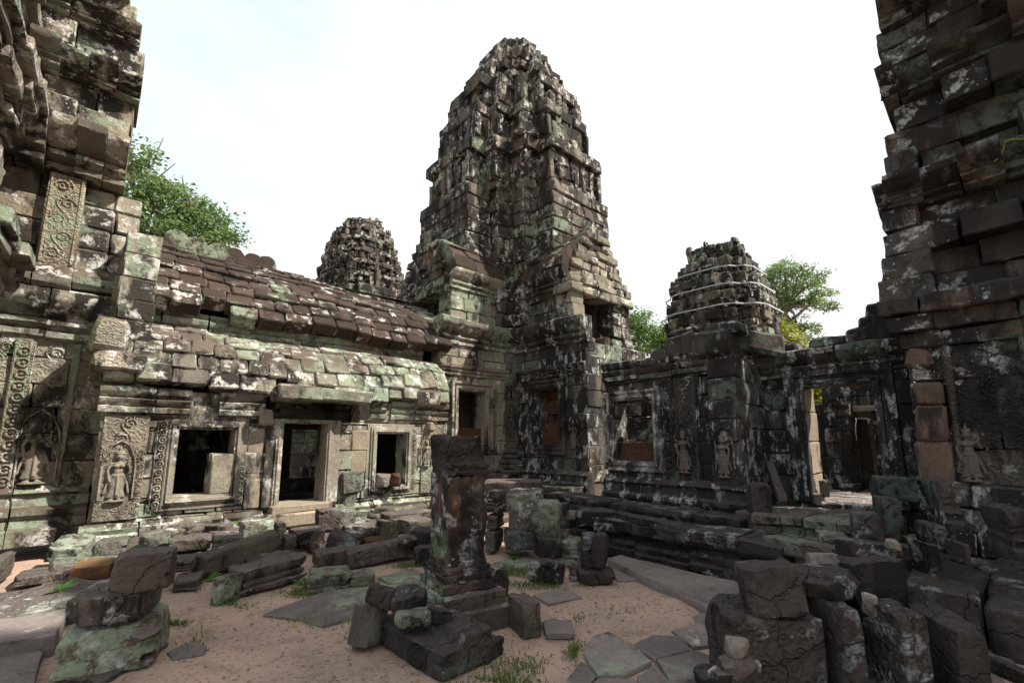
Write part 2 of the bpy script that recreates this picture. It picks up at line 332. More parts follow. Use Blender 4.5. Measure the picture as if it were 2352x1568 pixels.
# ------------------------------------------------------------------ carved dancer (one continuous relief figure, 1 m tall)
def devata_mesh(kind=0):
    bm = bmesh.new()
    def ell(c, r, rot=None):
        mt = Matrix.Translation(c) @ (rot or Matrix()) @ Matrix.Diagonal((r[0], r[1], r[2], 1))
        bmesh.ops.create_icosphere(bm, subdivisions=3, radius=1, matrix=mt)
    def limb(pts, rad):
        for (p, r), (q, r2) in zip(zip(pts, rad), zip(pts[1:], rad[1:])):
            p = Vector(p); q = Vector(q); n = max(2, int((q - p).length / .012))
            for k in range(n + 1):
                t = k / n; rr = r + (r2 - r) * t; ell(p.lerp(q, t), (rr, rr, rr))
    sgn = 1 if kind == 0 else -1
    # skirt, hips, torso
    for k in range(22):
        t = k / 21; z = .09 + .36 * t; ell((.004 * math.sin(t * 3), 0, z), (.125 - .028 * t + .012 * math.cos(t * 9), .05, .022))
    ell((0, -.005, .46), (.098, .055, .05)); ell((0, -.01, .535), (.066, .046, .07)); ell((0, -.012, .62), (.088, .048, .055))
    ell((-.042, -.052, .628), (.034, .03, .032)); ell((.042, -.052, .628), (.034, .03, .032))
    ell((0, -.01, .672), (.10, .036, .024)); limb([(0, -.01, .68), (0, -.014, .735)], [.03, .028])
    # head, face, ears, crown
    ell((0, -.02, .785), (.050, .05, .060)); ell((0, -.070, .782), (.010, .012, .015)); ell((0, -.064, .757), (.018, .01, .006))
    for s_ in (-1, 1): ell((s_ * .02, -.064, .797), (.012, .008, .006)); ell((s_ * .056, -.012, .775), (.012, .016, .034))
    ell((0, -.018, .838), (.058, .05, .018)); ell((0, -.015, .868), (.042, .04, .03)); ell((0, -.012, .915), (.022, .022, .04)); ell((0, -.01, .962), (.010, .01, .03))
    for s_ in (-1, 1): ell((s_ * .048, -.01, .87), (.015, .015, .034))
    # arms: one hangs along the hip, one bent up holding a flower
    limb([(sgn * -.105, -.005, .668), (sgn * -.145, -.01, .555), (sgn * -.125, -.03, .445), (sgn * -.118, -.04, .40)], [.028, .024, .019, .016])
    limb([(sgn * .105, -.005, .668), (sgn * .155, -.015, .575), (sgn * .125, -.05, .645), (sgn * .13, -.055, .69)], [.028, .024, .019, .016])
    ell((sgn * -.112, -.045, .375), (.016, .012, .026)); ell((sgn * .132, -.055, .715), (.017, .012, .022)); ell((sgn * .135, -.05, .76), (.02, .014, .022))
    # sash tails and legs below the skirt, feet turned out, ledge
    for s_ in (-1, 1):
        limb([(s_ * .09, -.02, .45), (s_ * .135, -.015, .33), (s_ * .165, -.01, .16)], [.014, .016, .020])
        ell((s_ * .045, -.015, .075), (.024, .024, .035)); ell((s_ * .062, -.035, .042), (.042, .03, .018))
    limb([(0, -.052, .46), (.006, -.056, .13)], [.015, .022])
    ell((0, -.02, .018), (.15, .055, .02))
    me = bpy.data.meshes.new('devata_relief'); bm.to_mesh(me); bm.free()
    o = bpy.data.objects.new('tmp', me); COL.objects.link(o)
    r = o.modifiers.new('r', 'REMESH'); r.mode = 'VOXEL'; r.voxel_size = .0085; r.use_smooth_shade = True
    s = o.modifiers.new('s', 'SMOOTH'); s.iterations = 2; s.factor = .4
    dg = bpy.context.evaluated_depsgraph_get(); out = bpy.data.meshes.new_from_object(o.evaluated_get(dg)); out.name = 'devata_relief'
    bpy.data.objects.remove(o); bpy.data.meshes.remove(me); return out
DEV = [devata_mesh(0), devata_mesh(1)]
def devata(parent, fr, u, v, w, h, mat, kind=0, border=None):
    """Relief figure of height h standing on the wall at (u, v), with its arched niche border."""
    me = DEV[kind].copy(); me.materials.clear(); me.materials.append(mat)
    o = bpy.data.objects.new('dancer_relief', me); COL.objects.link(o); o.parent = parent
    o.matrix_local = Matrix.Translation(fr.pt(u, v, w) - root_loc(parent)) @ Matrix((fr.U, -fr.N, Z)).transposed().to_4x4() @ Matrix.Scale(h, 4)
    mb = MB(); pts = []
    for k in range(19):
        t = k / 18
        if t < .35: pts.append((-.23, .05 + .6 * t / .35))
        elif t > .65: pts.append((.23, .05 + .6 * (1 - t) / .35))
        else: a = math.pi * (1 - (t - .35) / .30); pts.append((.23 * math.cos(a), .65 + .42 * math.sin(a) ** 1.3))
    mb.tube([fr.pt(u + x * h, v + y * h, w) for x, y in pts], .017 * h + .004, 6)
    mb.build('niche_border', border or mat, parent, 0, ())
    return o
def scroll(mb, fr, u, v0, v1, w, r=.1, t=.012):
    """A carved vine: a waving stem with a curled leaf in every bend."""
    n = max(1, round((v1 - v0) / (1.7 * r))); st_ = (v1 - v0) / n
    mb.tube([fr.pt(u + r * .55 * math.sin(math.pi * k / 6), v0 + st_ * k / 6, w) for k in range(6 * n + 1)], t, 5)
    for k in range(n):
        s_ = 1 if k % 2 else -1; c = (u + s_ * r * .30, v0 + st_ * (k + .5)); pts = []
        for q in range(15):
            a = q * .62; rr = r * .62 * (1 - q / 17); pts.append(fr.pt(c[0] + s_ * rr * math.cos(a), c[1] + rr * math.sin(a), w + .004))
        mb.tube(pts, [t * (1 - .03 * q) for q in range(15)], 5)
        for q in range(5):
            a = .5 + q * .55; mb.tube([fr.pt(c[0] + s_ * r * .62 * math.cos(a), c[1] + r * .62 * math.sin(a), w), fr.pt(c[0] + s_ * r * .92 * math.cos(a + .25), c[1] + r * .92 * math.sin(a + .25), w + .004)], [t * .9, t * .4], 5)
def rosettes(mb, fr, u, v0, v1, w, r=.06):
    """A column of carved ring medallions."""
    n = max(1, int((v1 - v0) / (2.15 * r))); st = (v1 - v0) / n
    for k in range(n):
        c = v0 + st * (k + .5)
        mb.tube([fr.pt(u + r * .8 * math.cos(t * math.pi / 5), c + r * .8 * math.sin(t * math.pi / 5), w) for t in range(11)], r * .2, 5)
        mb.tube([fr.pt(u, c, w - .01), fr.pt(u, c, w + .018)], [r * .35, r * .2], 6)
    for s_ in (-1, 1): mb.tube([fr.pt(u + s_ * r * 1.25, v0, w), fr.pt(u + s_ * r * 1.25, v1, w)], r * .16, 5)

# ================================================================== BUILDINGS
BASE = [(.17, 0), (.17, .11), (.11, .13), (.14, .19), (.14, .23), (.07, .26), (.09, .32), (.03, .40)]
BASE2 = [(.20, 0), (.21, .16), (.13, .18), (.10, .26), (.15, .31), (.15, .36), (.08, .40), (.06, .50), (.10, .54), (.02, .62)]
CORN = [(.0, 0), (.05, .03), (.05, .09), (.02, .11), (.09, .17), (.09, .22), (.06, .24), (.15, .31), (.20, .40), (.23, .46), (.23, .56), (.16, .60)]
BAND = [(.0, 0), (.05, .02), (.06, .09), (.01, .11), (.05, .15), (.07, .21), (.02, .24), (.07, .29), (.09, .38), (.03, .42)]
def sc_prof(p, k, v0, kw=1.0): return [(a * kw, v0 + b * k) for a, b in p]
class TFr:
    def __init__(s, O, Uv, Vv): s.O = Vector(O); s.U = Vector(Uv).normalized(); s.V = Vector(Vv).normalized(); s.N = s.U.cross(s.V)
    def pt(s, u, v, w=0.0): return s.O + s.U * u + s.V * v + s.N * w
def vault(mb, fr, curve, u0, u1, bl=(.3, .55), th=.22, lift=.05, jit=.015, miss=0.0, sag=None, j=.012, b=.025, skip=None):
    """Courses of roof stones laid along a curved section, each lapping the one below."""
    for (w0, v0), (w1, v1) in zip(curve, curve[1:]):
        d = (fr.N * (w1 - w0) + Z * (v1 - v0)); L = d.length; x = u0 + U(-.0, .0); wav = U(0, 6)
        while x < u1 - .02:
            x2 = min(u1, x + U(*bl));
            if u1 - x2 < bl[0] * .6: x2 = u1
            xc = (x + x2) / 2; s_ = (sag(xc, v0) if sag else 0) + .02 * math.sin(xc * 2.3 + wav)
            if random.random() >= miss and not (skip and skip(xc, v0)):
                f = TFr(fr.pt(0, v0 + s_, w0 + U(-jit, jit)), fr.U, d)
                f2 = TFr(f.O, f.U, f.V + f.N * (-lift / L))
                mb.cbox(f2, x + .004, x2 - .004, -.015, L + .03, -th, .012 + lift, b, j)
            x = x2

# ---------------- long gallery on the left
G = Fr((0, 9.0, 0), (0, -1, 0))
def rect(fr, pts, w=0.0):
    q = [fr.px(x, y, w) for x, y in pts]; us = [p[0] for p in q]; vs = [p[1] for p in q]
    return (min(us), max(us), min(vs), max(vs))
W1 = rect(G, [(405, 985), (533, 990), (388, 1138)]); D1 = rect(G, [(642, 970), (747, 972), (632, 1166)]); W2 = rect(G, [(862, 995), (930, 1000), (920, 1118)])
W1 = (1.0, 1.78, .78, 1.82); D1 = (2.52, 3.30, .50, 1.95); W2 = (4.34, 5.02, .72, 1.78)
gal = thing('gallery', 'long sunlit gallery with brown stone roof, an open doorway and two dark square windows', 'gallery', (3.0, 9.0, .1))
GE0, GE1 = .06, 6.05
mb = MB()
REC = (2.18, 3.95, 2.0, 2.50)
BRK = (1.15, 1.45, 1.98, 2.2)
mb.masonry(G, GE0, GE1, .44, 2.44, [W1, D1, W2, REC], rh=.33, bl=(.35, .8), jit=.014)
mb.cut('wall', M['lit'], gal)
mb.masonry(G, 2.1, 4.05, 1.98, 2.5, [], rh=.26, bl=(.4, .8), w=-.6, depth=.15); mb.cut('recess', M['inside'], gal)  # dark stone: soot, plus the cavity's deep shade put into the colour
mb = MB(); EF = Fr((GE0, 0, 0), (-1, 0, 0))
mb.masonry(EF, -11.6, -9.02, .3, 4.9, rh=.35, jit=.01); mb.build('end_wall', M['lit'], gal)
mb = MB()
mb.mould(G, GE0 - .08, 2.3, sc_prof(BASE, .95, .08), seg=.8, j=.012); mb.cut('base_moulding', M['lit'], gal); mb.mould(G, 3.55, GE1, sc_prof(BASE, .95, .06), seg=.6, j=.012); mb.cut('base_moulding', M['lit'], gal)
mb.mould(EF, -9.6, -8.93, sc_prof(BASE, .95, .08), seg=.7)
mb.build('base_moulding', M['lit'], gal)
mb = MB()
for u0, u1 in ((GE0 - .06, 1.12), (1.5, 2.2), (4.15, 4.5), (4.62, GE1)):
    mb.mould(G, u0, u1, sc_prof(BAND, 1.0, 2.06, 1.5), seg=.55, j=.02, miss=.0); mb.cut('cornice', M['vault'], gal)
# lower roof (half vault) and eave stones
mb = MB()
lowcurve = [(.20, 2.50), (.17, 2.76), (.08, 3.00), (-.08, 3.22), (-.32, 3.42), (-.62, 3.55)]
lsag = lambda u, v: .03 * math.sin(u * 1.7) - (.10 if 2.4 < u < 4.6 else 0) * (3.4 - v)
vault(mb, G, lowcurve, GE0 - .04, 5.25, bl=(.28, .6), lift=.02, sag=lsag, jit=.03, skip=lambda u, v: 2.05 < u < 2.38 and v < 2.6)
vault(mb, G, lowcurve, 5.25, GE1 - .06, bl=(.3, .45), lift=.03, jit=.02)
mb.build('lower_roof', M['vault'], gal)
mb = MB(); mb.cbox(G, 2.28, 3.0, 2.34, 2.60, -.3, .56, .03, .02); mb.cut('door_lintel', M['vault'], gal, 2); mb.cbox(G, 3.01, 3.98, 2.36, 2.60, -.3, .50, .03, .02); mb.cut('door_lintel', M['vault'], gal, 2)
mb = MB()
mb.mould(G, .12, 2.0, [(-.60 + a * .9, 3.36 + b * .95) for a, b in BAND] + [(-.55, 3.84)], seg=.7, back=-.9)
mb.mould(G, 2.0, 5.7, [(-.60 + a * .9, 3.40 + b * .95) for a, b in BAND] + [(-.55, 3.86)], seg=.7, back=-.9)
mb.build('frieze', M['vault'], gal)
mb = MB()
RC = [(-.24, 3.90), (-.34, 4.12), (-.48, 4.34), (-.66, 4.56), (-.88, 4.78), (-1.14, 4.99), (-1.42, 5.18), (-1.68, 5.33), (-1.92, 5.42)]
rsag = lambda u, v: -.055 * max(0, u - 2.2) * (v - 3.6) / 1.8 + .035 * math.sin(u * 2.1 + 1) - .03 * math.sin(max(0, min(1, (u - .4) / 5)) * math.pi)
vault(mb, G, RC, .34, 6.35, bl=(.32, .52), lift=.05, j=.010, b=.024, sag=rsag, jit=.008, th=.25, skip=lambda u, v: 1.05 < u < 1.42 and v < 4.0)
back = [(-2 * 1.92 - w_, v_) for w_, v_ in RC][::-1]
BK = [(w_, v_ - .05) for w_, v_ in back]
for (w0, v0), (w1, v1) in zip(BK, BK[1:]):
    n0 = len(mb.v); mb.v += [G.pt(.2, v0, w0), G.pt(6.4, v0, w0), G.pt(6.4, v1, w1), G.pt(.2, v1, w1)]; mb.f.append([n0, n0 + 1, n0 + 2, n0 + 3])
mb.build('roof', M['roof'], gal, 2, ((.33, .05), (.13, .03)))
for i, (x, y) in enumerate([(407, 538), (451, 553), (501, 567), (539, 578), (580, 590), (612, 600)]):
    P = ony(x, y, 10.92); u = P.x; mb = MB(); r = .19
    r = .20; pr = [(-r, -.2), (-r * .98, .0), (-r * .88, .09), (-r * .62, .155), (-r * .25, .185), (r * .12, .19), (r * .5, .17), (r * .8, .11), (r * .95, .02), (r, -.2)]
    n0 = len(mb.v); vt = P.z - .14 if i < 5 else P.z - .10
    for w_ in (-.11, .09): mb.v += [G.pt(u + a, vt + b, -1.92 + w_) for a, b in pr]
    k = len(pr)
    for q in range(k): mb.f.append([n0 + q, n0 + (q + 1) % k, n0 + k + (q + 1) % k, n0 + k + q])
    mb.f += [[n0 + q for q in range(k)], [n0 + k + q for q in range(k)][::-1]]
    mb.build('ridge_finial', M['roof'], gal, 2, ((.3, .035), (.1, .02)))
# collapsed plinth courses along the foot of the wall
mb = MB()
for w0, w1, zt in ((.20, .66, .24), (.60, 1.15, .15), (1.10, 1.70, .07)):
    x = -.25 + U(0, .2)
    while x < 6.0:
        L = U(.4, .85); k = U(-.03, .03)
        if not (2.35 < x + L / 2 < 3.5 and w0 < .3) and random.random() > .05:
            f = TFr(G.pt(x + L / 2, U(-.02, .02), 0), (1, U(-.09, .09), U(-.05, .05)), (0, U(-.08, .08), 1)); mb.cbox(f, -L / 2 + .01, L / 2 - .01, -.2, zt + k, w0, w1 + U(-.05, .06), .03, .03)
        x += L
mb.build('collapsed_step', M['block'], gal, 2, ((.4, .07), (.12, .035)))
# frames
FR = [(0, -.42), (0, .045), (.035, .045), (.04, .075), (.085, .075), (.09, .045), (.125, .045), (.13, .015), (.2, .015), (.21, -.05)]
for R_ in (W1, W2):
    mb = MB(); mb.rings(G, *R_, FR); mb.build('window_frame', M['frame'], gal, 1, ((.3, .015),), smooth=False)
mb = MB(); DF = [(0, -.42), (0, .10), (.03, .10), (.035, .125), (.07, .125), (.075, .10), (.11, .10), (.12, .07), (.26, .07), (.265, -.05)]
mb.rings(G, D1[0], D1[1], D1[2], D1[3], DF, bottom=False, ts=.28); mb.build('door_frame', M['frame'], gal, 1, ((.3, .015),), smooth=False)
mb = MB(); mb.cbox(G, 2.38, 3.42, .40, .53, -.42, .26, .02, .01); mb.cbox(G, 2.30, 3.50, .17, .40, -.3, .33, .03, .012); mb.build('threshold', M['clean'], gal)
# pale repaired blocks beside the door and window
PB = 'pale newer sandstone block'
mb = MB()
mb.masonry(G, 1.98, 2.24, .5, 1.86, rh=.4, bl=(.25, .4), w=.02, depth=.3); mb.cut('repair_masonry', M['clean'], gal)
mb.masonry(G, 3.82, 4.16, 1.0, 1.84, rh=.42, bl=(.3, .5), w=.02, depth=.3); mb.cut('repair_masonry', M['clean'], gal)
mb.cbox(G, 1.47, 1.79, .78, 1.42, -.42, .035, .02, .012); mb.cut('broken_jamb', M['frame'], gal, 2, ((.3, .05), (.1, .03)))
for q, m_ in (((3.62, 4.06, .62, 1.04, -.2, .12), 'block'), ((3.70, 3.95, .34, .62, -.2, .08), 'block'), ((2.12, 2.34, 1.92, 2.2, -.3, .12), 'clean'), ((5.5, 5.66, 1.86, 2.04, -.1, .16), 'clean')):
    mb.cbox(G, *q, .03, .02); mb.cut('projecting_block', M[m_], gal, 2, ((.3, .06), (.1, .03)))
mb = MB()
for q in ((.80, .62, 1.95, .03, .055), (5.22, .62, 1.9, .03, .045), (1.92, .6, 1.3, .03, .035)): rosettes(mb, G, *q); mb.cut('carved_border', M['lit'], gal, 0, ())
#mb.build('carved_border', M['lit'], gal, 0, ())
mb = MB()
mb.cbox(G, .10, .62, .50, 2.02, -.1, .04, .012, .004); mb.cut('pilaster', M['litcarve'], gal); mb.cbox(G, 5.40, 6.02, .5, 2.0, -.1, .035, .012, .004)
mb.build('pilaster', M['litcarve'], gal)
mb = MB()
for q in ((.36, 1.56, 2.0, .05, .12), (.16, .55, 1.5, .045, .055), (.56, .55, 1.5, .045, .055)): scroll(mb, G, *q[:4], q[4]); mb.cut('carved_border', M['litcarve'], gal, 0, ())
u, v = G.px(262, 1152); devata(gal, G, u, v, .06, .82, M['frame'], 0)
u, v = G.px(978, 1070); devata(gal, G, u - .02, v, .06, .62, M['frame'], 1)
# carved end stones of the two roofs, left and right end
mb = MB()
u, v = G.px(205, 850, .3); mb.cbox(G, u, u + .62, v, v + .32, -.1, .34, .05, .03); mb.cbox(G, u - .08, u + .42, v + .32, v + .78, -.35, .30, .07, .04, .25)
mb.build('corner_stone', M['litcarve'], gal, 2, ((.3, .07), (.1, .05)))
mb = MB()
u, v = G.px(262, 700, -.3); mb.cbox(G, u, u + .34, v, v + .5, -.6, -.12, .06, .03); mb.cbox(G, u - .06, u + .46, v + .45, v + 1.05, -.75, -.2, .1, .05, .3)
mb.build('gable_stone', M['litcarve'], gal, 2, ((.3, .10), (.1, .05)))
mb = MB()
mb.masonry(Fr((0, 9.75, 0), (0, -1, 0)), -.62, .22, 4.0, 5.72, rh=.36, bl=(.35, .6), depth=.9, jit=.04, b=.03); mb.build('gable_wall', M['lit'], gal)
mb = MB()
u, v = G.px(958, 925, .2); mb.cbox(G, u, u + .55, v - .05, v + .28, -.2, .30, .05, .03); mb.cbox(G, u + .06, u + .5, v + .28, v + .72, -.4, .24, .07, .03, .35)
mb.build('corner_stone', M['litcarve'], gal, 2, ((.3, .08), (.1, .05)))
# dark inside: floor, back wall with a far opening, ceiling
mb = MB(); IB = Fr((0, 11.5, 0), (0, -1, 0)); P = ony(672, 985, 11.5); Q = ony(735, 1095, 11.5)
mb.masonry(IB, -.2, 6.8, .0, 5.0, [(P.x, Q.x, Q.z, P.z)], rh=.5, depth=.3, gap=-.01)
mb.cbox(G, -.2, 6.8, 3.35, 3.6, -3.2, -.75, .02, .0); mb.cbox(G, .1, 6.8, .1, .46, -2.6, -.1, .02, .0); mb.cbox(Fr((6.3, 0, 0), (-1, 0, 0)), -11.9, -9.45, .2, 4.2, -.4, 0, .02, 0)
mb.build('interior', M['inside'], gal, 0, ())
fw = MB(); fw.masonry(Fr((0, 15.5, 0), (0, -1, 0)), 2.0, 8.0, .0, 3.0, rh=.4, jit=.04); tag(fw.build('enclosure_wall', M['lit']), 'sunlit enclosure wall glimpsed through the gallery doorway and its back opening', 'wall')
# two stones lying on the sill of the right window are things of their own (see below)

# ---------------- generic eroded tower body
def redent(r, a=.45, c1=.84, b=.60, c2=.64):
    q = [(1, -a), (1, a), (c1, a), (c1, b), (c2, b), (c2, c2), (b, c2), (b, c1), (a, c1)]; out = []
    for k in range(4):
        c, s = ((1, 0), (0, 1), (-1, 0), (0, -1))[k]
        out += [(r * (x * c - y * s), r * (x * s + y * c)) for x, y in q]
    return out
def tier_blocks(mb, cx, cy, z0, z1, rf, bl=.55, ch=.34, jit=.05, miss=.02, kw={}, b=.025, spike=True, seen=None, flat=False, ribs=False):
    n = max(2, round((z1 - z0) / ch)); rt = 0; sk_ = min(1.0, rf(.5 * (z0 + z1)) / 2.8); jit *= sk_; eo = [random.gauss(0, jit * .8) for _ in range(64)]
    for k in range(n):
        za = z0 + (z1 - z0) * k / n; zb = z0 + (z1 - z0) * (k + 1) / n; t = (k + .5) / n
        md = .03 if t < .14 else (-.02 if t < .60 else (.0 if t < .72 else .085))
        md = 0 if flat else md; r = (rf((za + zb) / 2) if flat else .3 * rf((za + zb) / 2) + .7 * rf(z0 + .72 * (z1 - z0))) * (1 + md - (0 if flat else .075)); pts = redent(r, **kw); m = len(pts)
        for i in range(m):
            p = Vector(pts[i]).to_3d(); q = Vector(pts[(i + 1) % m]).to_3d(); L = (q - p).length
            if L < .02: continue
            uu = (q - p) / L; nn = Vector((uu.y, -uu.x, 0))
            if seen and not seen(nn): continue
            fr = Fr(p + Vector((cx, cy, 0)), nn); nb = max(1, round(L / bl)); sh = U(-.2, .2)
            for e in range(nb):
                ua = L * max(0, (e + (sh if e else 0))) / nb; ub = L * min(nb, (e + 1 + (sh if e < nb - 1 else 0))) / nb
                if random.random() < miss: continue
                jw = eo[i] + random.gauss(0, jit * .35) + (random.gauss(0, jit * 1.8) if random.random() < .12 else 0)
                mb.cbox(fr, ua - .01 * r, ub + .01 * r, za + U(0, .012), zb - U(0, .02), -.28 * r, jw, b, .018)
        rt = r
    if ribs:
        r = rf(z0 + .35 * (z1 - z0)) * .95; pts = redent(r, **kw); m = len(pts)
        for i in range(m):
            p = Vector(pts[i]).to_3d(); q = Vector(pts[(i + 1) % m]).to_3d(); L = (q - p).length
            if L < .3: continue
            uu = (q - p) / L; fr = Fr(p + Vector((cx, cy, 0)), Vector((uu.y, -uu.x, 0))); nn_ = max(2, int(L / .36)); H_ = z1 - z0
            for e in range(nn_ + 1):
                u_ = L * e / nn_
                if random.random() < .85: mb.cbox(fr, u_ - .09, u_ + .09, z0 + U(.1, .2) * H_, z0 + U(.55, .74) * H_, -.15, eo[i] + U(-.02, .06) * sk_, .02, .015)
    if spike:
        pts = redent(rt * 1.0, **kw); m = len(pts)
        for i in range(m):
            x, y = pts[i]; px_, py_ = pts[i - 1]; qx, qy = pts[(i + 1) % m]
            if (x - px_) * (qy - y) - (y - py_) * (qx - x) > 0 and random.random() < .15:
                nn = Vector((x, y, 0)).normalized(); fr = Fr(Vector((cx + x * .93, cy + y * .93, 0)), nn); s_ = .13 * rt
                mb.cbox(fr, -s_, s_, z1 - .02, z1 + U(.10, .19) * (z1 - z0) + .12, -s_ * .7, s_ * .6, .03, .03, .55)
        for k in range(4):
            c, s = ((1, 0), (0, 1), (-1, 0), (0, -1))[k]; fr = Fr((cx + c * rt * .97, cy + s * rt * .97, 0), (c, s, 0)); wv = .24 * rt
            for e in (-1, 0, 1): mb.cbox(fr, e * wv * .62 - wv * .3, e * wv * .62 + wv * .3, z0 + .3 * (z1 - z0), z1 + (.22 if e == 0 else .05) * (z1 - z0), -.2 * rt, U(-.02, .05), .03, .02, .3)
def core(mb, cx, cy, zr, k=.80, kw={}):
    rings = []
    for z, r in zr:
        n0 = len(mb.v); mb.v += [Vector((cx + x * k, cy + y * k, z)) for x, y in redent(r, **kw)]; rings.append(n0)
    m = len(redent(1))
    for a, b in zip(rings, rings[1:]):
        for i in range(m): mb.f.append([a + i, a + (i + 1) % m, b + (i + 1) % m, b + i])
    mb.f.append([rings[-1] + i for i in range(m)])
def interp(tab):
    zs = [t[0] for t in tab]; rs = [t[1] for t in tab]
    return lambda z: float(np.interp(z, zs, rs))
def silhouette(cx, cy, xc, rows, ext=1.06):
    """(pixel row, half width in pixels) -> (height, radius) at the tower's own distance."""
    c = Vector((cx, cy)); out = []
    for y, hw in rows:
        d = ray(xc, y); t = c.length_squared / (d.x * c.x + d.y * c.y); t = c.length_squared / Vector((d.x, d.y)).dot(c)
        P = CAM + d * t; out.append((P.z, hw / F * (P - CAM).dot(FWD) / ext))
    return sorted(out)

# ---------------- central tower
C0 = (9.9, 10.85)
cen = thing('temple_tower', 'tallest crumbling stone tower, rising in the middle behind the corner of the courtyard', 'tower', (C0[0], C0[1], .2), 'stone towers of the temple')
sil = silhouette(*C0, 1180, [(124, 36), (134, 50), (150, 62), (185, 86), (235, 112), (285, 142), (310, 153), (360, 168), (400, 181), (430, 192), (500, 207), (560, 215)])
rf = interp(sil); ztop = sil[-1][0]
edges = [8.75 + (ztop - 8.75) * t for t in (0, .23, .44, .62, .77, .89, 1)]
for i, (za, zb) in enumerate(zip(edges, edges[1:])):
    mb = MB(); kk = dict(a=.40, c1=.80, b=.57, c2=.60 + .015 * min(i, 4)); sm = .6 if i > 5 else 1
    tier_blocks(mb, *C0, za, zb, rf, bl=.7 * sm, ch=.36 * sm, jit=.055 * sm, miss=.03, kw=kk, spike=i < 4, ribs=True)
    mb.build('tier', M['tower'], cen, 1, ((.5, .10), (.14, .04)))
mb = MB(); tier_blocks(mb, *C0, 4.4, 8.8, lambda z: float(np.interp(z, [4.4, 7.0, 8.8], [2.75, 2.85, rf(8.8) * 1.0])), bl=.6, ch=.36, jit=.025, miss=.0, kw=dict(a=.42, c1=.70, b=.52, c2=.56), spike=False, flat=True)
mb.build('tower_shaft', M['tower'], cen, 1, ((.5, .08), (.14, .03)))
mb = MB(); core(mb, *C0, [(.3, 2.4)] + [(z, rf(z)) for z in (7, 9, 11, 13, ztop - .6, ztop - .15)], .80, dict(c2=.5)); mb.build('core', M['inside'], cen, 0, ())
A = Fr((0, 9.4, 0), (0, -1, 0)); B = Fr((8.45, 0, 0), (-1, 0, 0))
AW = rect(A, [(1052, 897), (1110, 900), (1112, 1012)]); BW = rect(B, [(1232, 895), (1283, 897), (1286, 1022)])
por = None
mb = MB()
mb.masonry(A, 6.1, 8.45, .85, 4.1, [AW], rh=.36, bl=(.4, .8)); mb.mould(A, 6.1, 8.4, sc_prof(BASE2, 1.1, .25), seg=.8)
mb.mould(A, 6.1, 8.4, sc_prof(BAND, .7, 3.25), seg=.8)
mb.build('porch_wall', M['lit'], cen)
mb = MB()
B0, B1 = -9.35, B.px(1347, 900)[0]
mb.masonry(B, B0, B1, .85, 4.1, [BW], rh=.36, bl=(.4, .8)); mb.mould(B, B0, B1 + .05, sc_prof(BASE2, 1.1, .25), seg=.8); mb.mould(B, B0, B1, sc_prof(BAND, .7, 3.2), seg=.8)
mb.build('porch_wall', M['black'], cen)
BY = -B1
S1 = Fr((0, BY, 0), (0, -1, 0)); mb = MB(); mb.masonry(S1, 8.47, 11.0, .3, 4.0, rh=.42, bl=(.5, .9), jit=.04); mb.build('porch_end', M['tower'], cen)
# corner pier between the two porches
PF = Fr((8.32, 9.27, 0), (-1, -1, 0)); mb = MB()
mb.masonry(PF, -.42, .42, .9, 4.1, rh=.36, bl=(.4, .84), depth=.5)
for k in range(6): mb.cbox(PF, -.46 - .02 * k, .46 + .02 * k, 1.42 - .13 * k, 1.53 - .13 * k, -.4, .02 + .035 * k, .03, .015)
mb.build('corner_pier', M['blackcarve'], cen)
devata(cen, PF, 0, 1.75, .03, .85, M['blackcarve'], 0)
# stepped plinth under the corner
mb = MB()
mb.mould(A, 5.7, 8.0, [(1.0, -.05), (1.0, .30), (.93, .32), (.96, .38), (.93, .44)], seg=.6, j=.03, back=.1, jv=.012); mb.cut('plinth', M['block'], cen, 1, ((.4, .06), (.12, .025)))
mb.mould(A, 6.0, 8.1, [(.55, .40), (.55, .68), (.48, .70), (.50, .80)], seg=.7, j=.03, back=.0, jv=.012); mb.cut('plinth', M['block'], cen, 1, ((.4, .06), (.12, .025)))
mb.mould(B, -8.6, B1, [(.75, -.05), (.75, .42), (.68, .44), (.70, .60)], seg=.6, j=.03, back=.0, jv=.012); mb.cut('plinth', M['blockdark'], cen, 1, ((.4, .06), (.12, .025)))
# cornices above the lower walls
mb = MB(); mb.mould(A, 5.95, 8.2, sc_prof(CORN, 1.1, 4.0, 1.3), seg=.7, j=.02); mb.build('cornice', M['vault'], cen)
mb = MB(); mb.mould(B, -9.2, B1 + .1, sc_prof(CORN, 1.1, 3.95, 1.3), seg=.6, j=.02); mb.cut('cornice', M['black'], cen); mb.mould(PF, -.35, .35, sc_prof(CORN, 1.1, 4.0, 1.1), seg=.7)
mb.build('cornice', M['black'], cen)
for R_, f_, m_ in ((AW, A, 'frame'), (BW, B, 'blackcarve')):
    mb = MB(); mb.rings(f_, *R_, [(0, -.4), (0, .04), (.04, .04), (.045, .075), (.10, .075), (.105, .045), (.15, .045), (.155, .09), (.22, .09), (.23, -.03)]); mb.build('window_frame', M[m_], cen, 1, ((.3, .015),), smooth=False)
mb = MB()
for f_, R_ in ((A, AW), (B, BW)):
    for k in range(12): mb.cbox(f_, R_[0] - .5 + U(0, .1), R_[1] + .5, .9 + k * .2, 1.1 + k * .2 - .01, -.62, -.42 + U(-.03, .03), .02, .02) if f_ is B else None
mb.cut('brick_infill', M['laterite'], cen)
mb.cbox(A, AW[0] - .4, AW[1] + .4, AW[2] - .1, AW[2] + .32, -.4, -.14, .03, .02); mb.cut('brick_infill', M['laterite'], cen); mb.cbox(B, BW[0] - .3, BW[1] + .2, BW[2] - .1, BW[2] + .45, -.42, -.2, .03, .02)
mb.build('brick_infill', M['laterite'], cen)
